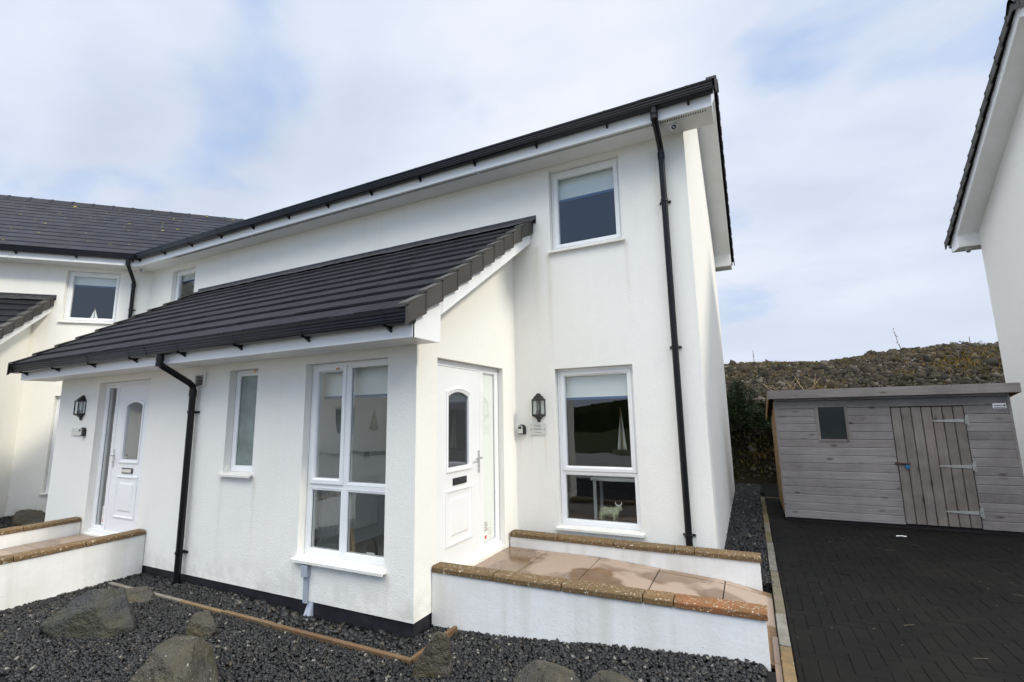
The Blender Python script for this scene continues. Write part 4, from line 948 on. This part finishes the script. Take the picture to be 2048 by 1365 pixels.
stones('rubble', np.array(P), np.array(Sz), 'rubble', flat=.95, kind='stuff', label='loose dark broken rock covering the bank behind the shed')
def leaves(name, m, pts, L, w, spread, parent=None, **tags):
    mb = MB()
    for p, d in pts:
        p = Vector(p); d = Vector(d).normalized(); s = d.cross(Vector((random.gauss(0, 1), random.gauss(0, 1), random.gauss(0, 1)))).normalized(); l = L*random.uniform(.6, 1.3); w_ = w*random.uniform(.7, 1.2)
        mb.add([p-s*w_*.3, p+s*w_*.3, p+d*l*.6+s*w_*.5, p+d*l, p+d*l*.6-s*w_*.5], [(0, 1, 2, 3, 4)], random.random())
    return mb.build(name, m, parent, **tags)
def bush(label, c, r, n_, lab, m='leaf', L=.05, w=.014, holes=.45):
    T = thing('shrub', label, 'shrub', c); c = Vector(c); st = MB(); pts = []; tw = []
    for i in range(46):
        a, e = random.uniform(0, 6.28), random.uniform(.15, 1.45); q = random.uniform(.55, 1.05)
        d = Vector((math.cos(a)*math.cos(e)*r[0], math.sin(a)*math.cos(e)*r[1], math.sin(e)*r[2]))*q
        mid = c+d*.5+Vector((random.gauss(0, .04), random.gauss(0, .04), .05)); st.tube([c+Vector((random.gauss(0, .03), random.gauss(0, .03), 0)), mid, c+d], [.012, .007, .003], 5); tw.append((mid, c+d))
    for i in range(n_):
        a, b = random.choice(tw); q = random.random()**.6; p = a.lerp(b, q)+Vector((random.gauss(0, 1)*r[0], random.gauss(0, 1)*r[1], random.gauss(0, 1)*r[2]))*.075
        pts.append((p, (b-a).normalized()+Vector((random.gauss(0, .8), random.gauss(0, .8), random.gauss(0, .6)))))
    st.build('stem', 'twig', T); leaves('foliage', m, pts, L, w, 0, T); return T
bush('dark green bushy shrub growing on the bank between the house corner and the shed', (2.35, 9.75, .75), (1.0, .55, 1.15), 9000, 'shrub', L=.075, w=.02)
bush('low dark shrub hanging over the rocky foot of the bank beside the shed', (3.35, 9.6, .7), (.75, .4, .6), 3500, 'shrub', L=.06, w=.018)
# sprig of a young conifer on the crest
T = thing('young_conifer', 'top of a young conifer showing above the crest of the bank, at the right', 'conifer', (8.55, 14.3, 2.75))
mb = MB(); mb.tube([(8.55, 14.3, 2.7), (8.56, 14.3, 3.22)], [.02, .006], 6); mb.build('trunk', 'twig', T)
pts = []
for i in range(11):
    a = random.uniform(0, 6.28); zz = 2.68+.4*i/15; l = .62*(1-i/22); b = Vector((8.55, 14.3, zz)); e = b+Vector((math.cos(a)*l, math.sin(a)*l, .12+.1*random.random()))
    for k in range(70):
        q = random.random(); p = b.lerp(e, q)+Vector((random.gauss(0, .02), random.gauss(0, .02), random.gauss(0, .012))); pts.append((p, (e-b).normalized()*.8+Vector((random.gauss(0, .6), random.gauss(0, .6), random.gauss(0, .35)))))
leaves('foliage', 'leaf', pts, .06, .014, 0, T)
# dead stalks
for lab, (x, y, z), (dx, dz), cnt in (('tall thin dead stalk standing on the crest of the bank above the shed', (7.0, 14.2, 2.75), (-.17, .78), 18), ('short thin dead stalk on the crest of the bank near the house corner', (3.05, 14.2, 2.65), (-.05, .55), 8)):
    T = thing('dead_stalk', lab, 'stalk', (x, y, z)); mb = MB(); P_ = [Vector((x+dx*q+.015*math.sin(9*q), y, z+dz*q)) for q in [i/8 for i in range(9)]]; mb.tube(P_, [.010]*4+[.007]*5, 5); mb.build('stem', 'twig', T)
    pts = [(P_[random.randint(3, 8)]+Vector((0, 0, random.uniform(0, .08))), (random.gauss(0, 1), random.gauss(0, 1), .8)) for i in range(cnt)]; leaves('seed_heads', 'drygrass', pts, .05, .02, 0, T)
# dry grass and weeds on the bank
mb = MB()
def tuft(cx, cy, sx, sy, n_, h):
    for i in range(n_):
        x, y = random.gauss(cx, sx), random.gauss(cy, sy); z = bankz(x, y)
        if y < 9.6: continue
        for k in range(3):
            d = Vector((random.gauss(0, .35), random.gauss(0, .35), 1)).normalized()*h*random.uniform(.5, 1.2); s = Vector((random.gauss(0, 1), random.gauss(0, 1), 0)).normalized()*.007; p = Vector((x+random.gauss(0, .03), y+random.gauss(0, .03), z))
            mb.add([p-s, p+s, p+d*.6+s*.7+Z*.01, p+d], [(0, 1, 2, 3)], min(1, max(0, random.gauss(.5, .3))))
tuft(7.9, 12.3, .5, .35, 650, .12); tuft(5.6, 14.0, .8, .3, 800, .10); tuft(3.3, 14.0, .5, .3, 700, .12); tuft(4.6, 11.3, .25, .2, 140, .10); tuft(6.4, 11.8, .15, .15, 70, .10); tuft(2.9, 13.2, .5, .5, 300, .11); tuft(8.5, 13, .3, .3, 100, .1); tuft(6.2, 13.5, 1.2, .5, 500, .10); tuft(5, 12.5, 2.4, 1, 1100, .07); tuft(7, 14.2, 2.5, .15, 300, .08); tuft(2.9, 9.9, .4, .1, 200, .1)
mb.build('bank_grass', 'drygrass', kind='stuff', label='yellowish dry grass and weeds on the rubble bank')
# dead twiggy brush on the bank left of the shed roof
T = thing('dead_brush', 'bare pale twiggy brush on the bank above the left end of the shed', 'brush', (3.9, 11.2, bankz(3.9, 11.2))); mb = MB()
for i in range(34):
    a = random.uniform(.1, 2.6); b = Vector((3.9+random.gauss(0, .25), 11.2+random.gauss(0, .1), bankz(3.9, 11.2))); d = Vector((math.cos(a), random.gauss(0, .3), abs(math.sin(a))*.8))*random.uniform(.25, .65)
    mb.tube([b, b+d*.5+Vector((0, 0, random.gauss(0, .03))), b+d], [.006, .004, .002], 4)
mb.build('twigs', 'wood_light', T)
# ------------------------------------------------------------------ fittings on the walls
def lantern(label, F, s, zc):
    T = thing('wall_lantern', label, 'lantern', tuple(F.P(s, 0, zc-.18)), 'black half lanterns on the walls')
    def hexa(r, a0=0): return [(r*math.cos(R(60*k+a0)), max(-.02, r*.92*math.sin(R(60*k+a0)))) for k in (0, 1, 2, 3)]
    # half-hexagon plan, flat to the wall
    def lvl(r, z): return [F.P(s+r*x, r*y+.004, z) for x, y in ((1, 0), (.62, .86), (-.62, .86), (-1, 0))]
    def sect(mb, lv):
        P = sum([lvl(r, z) for r, z in lv], []); mb.add(P, [(i*4+j, i*4+j+1, (i+1)*4+j+1, (i+1)*4+j) for i in range(len(lv)-1) for j in range(3)]+[(i*4+3, i*4, (i+1)*4, (i+1)*4+3) for i in range(len(lv)-1)]+[(3, 2, 1, 0), tuple(4*(len(lv)-1)+j for j in range(4))])
    z0 = zc
    mb = MB(); sect(mb, [(.092, z0+.088), (.098, z0+.094), (.098, z0+.102), (.080, z0+.112), (.055, z0+.148), (.036, z0+.158), (.032, z0+.172), (.018, z0+.182), (.0, z0+.184)]); mb.build('cap', 'black_metal', T)
    mb = MB(); sect(mb, [(.0, z0-.182), (.014, z0-.180), (.024, z0-.165), (.026, z0-.145), (.040, z0-.135), (.046, z0-.125), (.082, z0-.108), (.096, z0-.098), (.096, z0-.088), (.088, z0-.082)]); mb.build('base', 'black_metal', T)
    mb = MB()
    for x, y in ((1, 0), (.62, .86), (-.62, .86), (-1, 0)):
        a = F.P(s+.086*x, .086*y+.004, z0-.09); b = F.P(s+.086*x, .086*y+.004, z0+.09); mb.tube([a, b], .008, 6)
    F.box(mb, s-.028, s+.028, .001, .010, z0-.10, z0+.10)
    mb.build('glazing_bars', 'black_metal', T)
    mb = MB(); L = lvl(.083, z0-.085)+lvl(.083, z0+.09); mb.add(L, [(0, 1, 5, 4), (1, 2, 6, 5), (2, 3, 7, 6)]); mb.build('pane', 'glass', T)
    mb = MB(); mb.lathe(F.P(s, .042, z0-.085), [(.018, 0), (.018, .05), (.014, .052)], 12); mb.build('bulb_holder', 'black_metal', T, smooth=True)
    mb = MB(); mb.lathe(F.P(s, .042, z0-.033), [(.012, 0), (.016, .02), (.026, .045), (.026, .06), (.016, .08), (0, .086)], 12); mb.build('bulb', 'glass', T, smooth=True)
    return T
lantern('black half lantern on the wall right of the side door, above the name plate', FA, .326, 1.31)
lantern('black half lantern on the porch wall beside the left-hand door, above the small blank plate', FF, -6.14, 1.45)
def keysafe(label, F, s, z, w=.105, h=.125):
    T = thing('key_safe', label, 'key safe', tuple(F.P(s, 0, z-h/2)), 'key safes')
    def rr(w, h, cap): return [(s-w/2, z-h/2), (s+w/2, z-h/2)]+[(s+w/2*math.cos(R(a)), z+h/2-w*.42+w*.42*math.sin(R(a))) for a in range(0, 181, 15)]
    mb = MB(); mb.prism([F.P(a, .001, b) for a, b in rr(w, h, 1)], F.n*.04); mb.build('body', 'black_metal', T, bevel=.006)
    mb = MB(); s -= .012; mb.prism([F.P(a, .0402, b) for a, b in rr(w*.66, h*.80, 1)], F.n*.014); mb.build('cover', 'plate', T, bevel=.004)
    mb = MB(); F.box(mb, s-.022, s+.022, .0543, .060, z+.008, z+.036); mb.build('window', 'black_metal', T, bevel=.003)
keysafe('black key safe with silver cover, left of the name plate by the side door', FA, .092, 1.04)
keysafe('black and grey key safe by the left-hand door, right of the blank plate', FF, -6.0, 1.10)
def txt(s, F, cs, cz, size, out, parent, m='ink'):
    cu = bpy.data.curves.new('lettering', 'FONT'); cu.body = s; cu.size = size; cu.align_x = 'CENTER'; cu.align_y = 'CENTER'; cu.extrude = .0006; cu.resolution_u = 3
    o = bpy.data.objects.new('lettering', cu); COL.objects.link(o); bpy.context.view_layer.update()
    me = bpy.data.meshes.new_from_object(o); bpy.data.objects.remove(o); me.materials.clear(); me.materials.append(MATS[m])
    me.transform(Matrix.Translation(F.P(cs, out, cz)-wloc(parent)) @ Matrix((F.u, Z, F.n)).transposed().to_4x4())
    q = bpy.data.objects.new('lettering', me); COL.objects.link(q); q.parent = parent; return q
PL = thing('name_plate', 'clear acrylic house name plate with black lettering under the lantern by the side door', 'sign', (.311, 2.09, .97))
mb = MB(); FA.box(mb, .205, .417, .012, .017, .972, 1.110); mb.build('plate', 'plate', PL)
mb = MB()
for s in (.222, .400): mb.lathe(FA.P(s, .001, 1.041), [(.007, 0), (.007, .016), (.008, .0165), (.008, .021), (0, .0215)], 12, FA.n)
mb.build('stand_off', 'brass', PL)
txt('Tartan', FA, .311, 1.083, .034, .0172, PL); txt('Escapes', FA, .311, 1.045, .034, .0172, PL); txt('23 Fraser Road', FA, .311, 1.003, .0165, .0172, PL)
mb = MB(); FF.box(mb, -6.345, -6.09, .012, .017, 1.045, 1.15); p = mb.build('door_plate', 'plate', None, label='small blank clear plate on the porch wall under the left-hand lantern', category='sign'); 
mb = MB()
for s in (-6.33, -6.105): mb.lathe(FF.P(s, .001, 1.10), [(.006, 0), (.006, .016), (.007, .021), (0, .0215)], 12, FF.n)
rearth(p); mb.build('stand_off', 'chrome', p)
def dome(label, c, look):
    T = thing('security_camera', label, 'security camera', c, 'small white dome cameras under the eaves'); c = Vector(c)
    mb = MB(); mb.lathe(c, [(.058, 0), (.058, -.016), (.045, -.022)], 18); mb.build('base', 'upvc', T, smooth=True)
    mb = MB(); mb.ell(c+Vector((0, 0, -.045)), (.042, .042, .042), 16); mb.build('ball', 'upvc', T, smooth=True)
    mb = MB(); d = (Vector(look)-c).normalized(); mb.lathe(c+Vector((0, 0, -.045))+d*.034, [(.026, 0), (.026, .012), (.022, .012), (.018, .006), (0, .006)], 16, d); mb.build('lens', 'black_metal', T, smooth=True)
dome('white dome camera under the eaves at the top right corner of the middle house', (2.22, 1.86, 4.548), (3.2, -1.2, 2.6))
dome('white dome camera under the eaves in the corner between the two houses on the left', (-8.86, 1.83, 4.548), (-6, -2, 2))
dome('white dome camera under the boxed eave of the house at the right edge', (7.20, 9.45, 4.548), (4.5, 3, 1.5))
T = None
# ------------------------------------------------------------------ things seen through the windows
def blind(label, F, s0, s1, out, z0, z1):
    T = thing('roller_blind', label, 'blind', tuple(F.P((s0+s1)/2, out, z0)), 'white roller blinds with a blue hem')
    mb = MB(); F.box(mb, s0, s1, out-.003, out, z0+.03, z1); F.box(mb, s0, s1, out-.006, out+.003, z0+.145, z0+.152); mb.build('fabric', 'blind', T)
    mb = MB(); F.box(mb, s0, s1, out-.005, out+.003, z0, z0+.03); mb.build('hem', 'hem', T)
blind('white roller blind with blue hem behind the tall right-hand window', FA, .60, 1.50, -.17, 1.40, 1.80)
blind('white roller blind with blue hem behind the square upper window', FA, .60, 1.50, -.17, 4.09, 4.45)
blind('white roller blind with blue hem behind the large porch window', FF, -1.43, -.30, -.24, 1.43, 1.76)
blind('white roller blind with blue hem behind the upper window of the left house', FW, -1.50, -.64, -.17, 4.16, 4.42)
blind('white roller blind behind the half-hidden upper window', FA, -8.14, -7.4, -.17, 4.2, 4.42)
RD = thing('radiator', 'white panel radiator on the wall inside the large porch window', 'radiator', (-1.69, 1.0, -.16))
mb = MB(); mb.box(-1.735, -1.69, .50, 1.42, -.14, .46)
for i in range(27): y = .52+i*.033; mb.prism([(-1.69, y, -.11), (-1.675, y+.007, -.11), (-1.675, y+.018, -.11), (-1.69, y+.025, -.11)], (0, 0, .54))
mb.box(-1.745, -1.672, .495, 1.425, .462, .475); mb.build('panel', 'white_paint', RD)
mb = MB(); mb.tube([(-1.69, .48, -.10), (-1.69, .42, -.10), (-1.69, .42, -.28)], .009, 8); mb.lathe((-1.69, .45, -.10), [(.018, -.03), (.022, -.02), (.022, .03), (.012, .05), (0, .05)], 12, (0, -1, 0)); mb.build('valve', 'chrome', RD, smooth=True)
mb = MB(); mb.box(-1.75, -1.742, 1.20, 1.29, .70, .79); rearth(mb.build('wall_socket', 'chrome', label='small square metal socket on the porch wall above the radiator', category='socket'))
# internal ledge of the porch window and the ornaments on it
mb = MB(); mb.box(-1.55, -.25, .11, .31, -.165, -.145); mb.build('window_ledge', 'white_paint', H1)
T = thing('ornament', 'slim dark metal bird-like ornament on the porch window ledge, at the left', 'ornament', (-1.44, .2, -.145))
mb = MB(); mb.lathe((-1.44, .2, -.145), [(.03, 0), (.03, .008), (.006, .012), (.008, .04), (.016, .09), (.020, .11), (.008, .14), (.010, .17), (.003, .235), (0, .25)], 12); mb.build('figure', 'lead', T, smooth=True)
T = thing('wooden_wedge', 'pale tapering wooden wedge standing on the porch window ledge', 'ornament', (-1.01, .2, -.145))
mb = MB(); mb.prism([(-.975, .18, -.145), (-.875, .18, -.145), (-.93, .18, .14), (-.965, .18, .14)], (0, .04, 0)); mb.build('body', 'wood_light', T, bevel=.004)
T = thing('toy_ornament', 'small dark rounded ornament with a white label on the porch window ledge, at the right', 'ornament', (-.67, .2, -.145))
mb = MB(); mb.prism([(-.72+.0, .18, -.145), (-.60, .18, -.145), (-.60, .18, -.02), (-.625, .18, .03), (-.66, .18, .05), (-.695, .18, .03), (-.72, .18, -.02)], (0, .04, 0)); mb.build('body', 'wood_dark', T, bevel=.01)
mb = MB(); mb.box(-.71, -.61, .174, .1785, -.125, -.065); mb.build('tag', 'sticker', T)
mb = MB(); mb.box(-.70, -.62, .172, .1738, -.108, -.104); mb.box(-.695, -.64, .172, .1738, -.095, -.090); mb.build('tag_print', 'ink', T)
def sailboat(label, F, s, out, z, h, sm_='sail', sw=1.0):
    T = thing('model_sailboat', label, 'model boat', tuple(F.P(s, out, z)), 'model sailboats behind the windows'); k = h/.5
    mb = MB(); N = 9; A = []
    for i in range(N):
        q = -1+2*i/(N-1); w = (1-q*q)**.6*.035*k+.001
        A += [F.P(s+q*.12*k, out-w, z+.045*k), F.P(s+q*.10*k, out, z+.0), F.P(s+q*.12*k, out+w, z+.045*k)]
    mb.add(A, [(3*i+j, 3*i+3+j, 3*i+4+j, 3*i+1+j) for i in range(N-1) for j in range(2)]+[(3*i, 3*i+2, 3*i+5, 3*i+3) for i in range(N-1)]); mb.build('hull', 'wood_dark', T)
    mb = MB(); mb.tube([F.P(s, out, z+.04*k), F.P(s, out, z+h)], .004*k, 8); mb.build('mast', 'wood_light', T)
    for sg, wd, hh in ((1, .14, .92), (-1, .11, .82)):
        mb = MB(); P = []
        for i in range(7):
            q = i/6
            for j in range(4): r = j/3; P.append(F.P(s+sg*(.008*k+wd*sw*k*r*(1-q)), out+math.sin(r*1.6)*.025*k*(1-q), z+(.07+(hh-.07)*q)*h))
        mb.add(P, [(4*i+j, 4*i+j+1, 4*i+5+j, 4*i+4+j) for i in range(6) for j in range(3)])
        o = mb.build('sail', sm_, T, smooth=True); md = o.modifiers.new('thick', 'SOLIDIFY'); md.thickness = .002
sailboat('model sailboat with white sails on the ledge of the left house upper window', FW, -1.07, -.20, 3.37, .34)
sailboat('model sailboat with pale sails deep inside the tall right-hand window', FA, 1.22, -.62, .70, .60, 'plate', .35)
sailboat('dark model sailboat hanging inside the large porch window', FF, -1.0, -.55, 1.08, .26, 'wood_dark')
# highland cow figurine
T = thing('cow_figurine', 'shaggy grey-green highland cow figurine with pale horns behind the lower pane of the tall window', 'figurine', (1.14, 2.30, -.085))
bx_, bz_ = 1.14, -.085; mb = MB()
def E_(x, z, rx, ry, rz, y=0): mb.ell((bx_+x, 2.30+y, bz_+z), (rx, ry, rz), 14)
E_(-.03, .135, .095, .042, .048); E_(-.085, .13, .045, .042, .052); E_(.045, .14, .05, .045, .056); E_(.080, .165, .036, .036, .050, -.008); E_(.108, .195, .030, .03, .034, -.014); E_(.128, .180, .018, .018, .018, -.022)
for lx, ly in ((-.105, -.022), (-.095, .024), (.05, -.024), (.068, .022)): mb.tube([(bx_+lx, 2.30+ly, bz_+.12), (bx_+lx-.004, 2.30+ly, bz_+.055), (bx_+lx, 2.30+ly, bz_+.003)], [.026, .017, .016], 10)
mb.tube([(bx_-.125, 2.30, bz_+.16), (bx_-.142, 2.30, bz_+.11), (bx_-.14, 2.30, bz_+.05)], [.008, .006, .012], 8)
for i in range(120):
    a = random.uniform(0, 6.28); q = random.uniform(-.12, .10); mb.ell((bx_+q, 2.30+.04*math.cos(a), bz_+.135+.05*math.sin(a)), (.009, .009, .014), 6)
o = mb.build('body', 'cow', T, smooth=False); r_ = o.modifiers.new('skin', 'REMESH'); r_.mode = 'VOXEL'; r_.voxel_size = .0045
mb = MB(); h0 = Vector((bx_+.104, 2.284, bz_+.222))
for sg in (-1, 1): mb.tube([h0, h0+Vector((sg*.022, -.004, .004)), h0+Vector((sg*.038, -.006, .018)), h0+Vector((sg*.036, -.006, .042))], [.007, .007, .006, .002], 8)
mb.build('horns', 'horn', T, smooth=True)
mb = MB(); mb.box(.5, 1.62, 2.19, 2.42, -.11, -.086); mb.build('window_ledge', 'wood_dark', H1)
# pale side table in the room behind
T = thing('side_table', 'pale side table dimly seen in the room behind the lower pane', 'table', (1.1, 3.3, -.3))
mb = MB(); mb.box(.65, 1.65, 3.1, 3.5, .30, .34); mb.build('table_top', 'white_paint', T)
for x in (.68, 1.58):
    for y in (3.12, 3.44): mb = MB(); mb.box(x, x+.04, y, y+.04, -.3, .30); mb.build('leg', 'white_paint', T)
# curtains in the door side light, sticker on the glass
T = thing('net_curtain', 'white curtain tied back behind the side light of the side door', 'curtain', (-.28, 1.5, -.25)); mb = MB(); N = 28; P = []
for k, zz in enumerate([-.26, .1, .45, .62, .66, .70, 1.0, 1.4, 1.74]):
    nar = 1-.45*math.exp(-((zz-.66)/.28)**2)
    for i in range(N): q = i/(N-1); P.append((-.24+.018*math.sin(q*28), 1.36+.30*q*nar, zz))
mb.add(P, [(k*N+i, k*N+i+1, (k+1)*N+i+1, (k+1)*N+i) for k in range(8) for i in range(N-1)]); mb.build('curtain', 'room_white', T, smooth=True)
mb = MB(); mb.box(-.255, -.215, 1.36, 1.54, .645, .67); mb.build('tie_back', 'plate', T)
def sticker(label, F, s, out, z):
    T = thing('sticker', label, 'sticker', tuple(F.P(s, out, z)), 'white printed notices on the door side lights')
    mb = MB(); F.box(mb, s-.05, s+.05, out, out+.001, z, z+.24); mb.build('paper', 'sticker', T)
    mb = MB()
    for i in range(6): F.box(mb, s-.04, s+.04-.012*(i % 3), out+.0011, out+.0016, z+.12+i*.018, z+.126+i*.018)
    mb.build('print', 'ink', T); mb = MB(); F.box(mb, s-.035, s+.01, out+.0011, out+.0016, z+.035, z+.07); mb.build('emblem', 'red', T)
sticker('white printed notice low on the side light of the side door', FS, 1.43, -.088, -.20)
sticker('white printed notice low on the side light of the left-hand door', FF, -5.44, -.103, -.17)
T = thing('net_curtain', 'white curtain behind the side light of the left-hand door', 'curtain', (-5.5, .3, -.25)); mb = MB(); P = []
for k, zz in enumerate([-.26, .2, .7, 1.2, 1.74]):
    for i in range(N): q = i/(N-1); P.append((-5.77+.36*q, .26+.018*math.sin(q*28), zz))
mb.add(P, [(k*N+i, k*N+i+1, (k+1)*N+i+1, (k+1)*N+i) for k in range(4) for i in range(N-1)]); mb.build('curtain', 'room_white', T, smooth=True)

# ------------------------------------------------------------------ across the street (seen only in the reflections)
mb = MB(); N = 420; P = []
for i in range(N+1):
    x = -70+120*i/N; y0 = -44+3*noise.noise(Vector((x*.1, 0, 0))); h = 2.35+.5*noise.noise(Vector((x*.18, 5, 0)))+.35*noise.fractal(Vector((x*.9, 9, 0)), .7, 2, 5)
    P += [(x, y0+1.5, -.8), (x, y0+.8+.5*noise.noise(Vector((x*.7, 3, 0))), h*.55), (x, y0, h), (x, y0-4, -.8)]
mb.add(P, [(4*i+j, 4*i+4+j, 4*i+5+j, 4*i+1+j) for i in range(N) for j in range(3)]); tb = mb.build('tree_belt', 'scrub', kind='stuff', label='dark belt of scrub and trees across the street')
H4 = thing('house', 'gabled white house across the street, seen only as a reflection in the windows', 'house', (-24, -22, -.7), 'white rendered houses')
mb = MB(); F4 = Fr((-19, -17), (-.7071, .7071)); F4 = Fr(F4.P(-6, 0, 0), F4.u)
wall(mb, F4, 0, 12, -.8, 4.5, [(2, 3.2, .2, 1.8), (5, 6.2, .2, 1.8), (8, 9.2, .2, 1.8), (2, 3.2, 3, 4.1), (8, 9.2, 3, 4.1)], .1); F5 = Fr(F4.P(12, 0, 0), -F4.n); wall(mb, F5, 0, 7, -.8, lambda q: 4.5+.65*min(q, 7-q), brk=[3.5]); F6 = Fr(F4.P(0, -7, 0), F4.n); wall(mb, F6, 0, 7, -.8, lambda q: 4.5+.65*min(q, 7-q), brk=[3.5]); mb.build('wall', 'render', H4)
for k in (1,):
    mb = MB()
    for a, b in (((.4, 4.3), (-3.5, 6.9)), ((-7.4, 4.3), (-3.5, 6.9))): mb.add([F4.P(-.3, a[0], a[1]), F4.P(12.3, a[0], a[1]), F4.P(12.3, b[0], b[1]), F4.P(-.3, b[0], b[1])], [(0, 1, 2, 3)])
    mb.build('roof', 'tile', H4)
for a, b, c, d in ((2, 3.2, .2, 1.8), (5, 6.2, .2, 1.8), (8, 9.2, .2, 1.8)):
    mb = MB(); F4.box(mb, a, b, -.12, -.1, c, d); w = mb.build('window', 'shed_glass', H4)
    mb = MB(); ring(mb, F4, rect(a, b, c, d), [(0, -.1), (0, -.05), (.06, -.05), (.06, -.1)], 0); mb.build('frame', 'upvc', w)

mb = MB(); mb.box(-60, 60, -16, -5.0, -.9, -.775); mb.build('road', 'road', kind='structure')  # unseen street surface, widened and kept pale to bounce light onto porch and walls
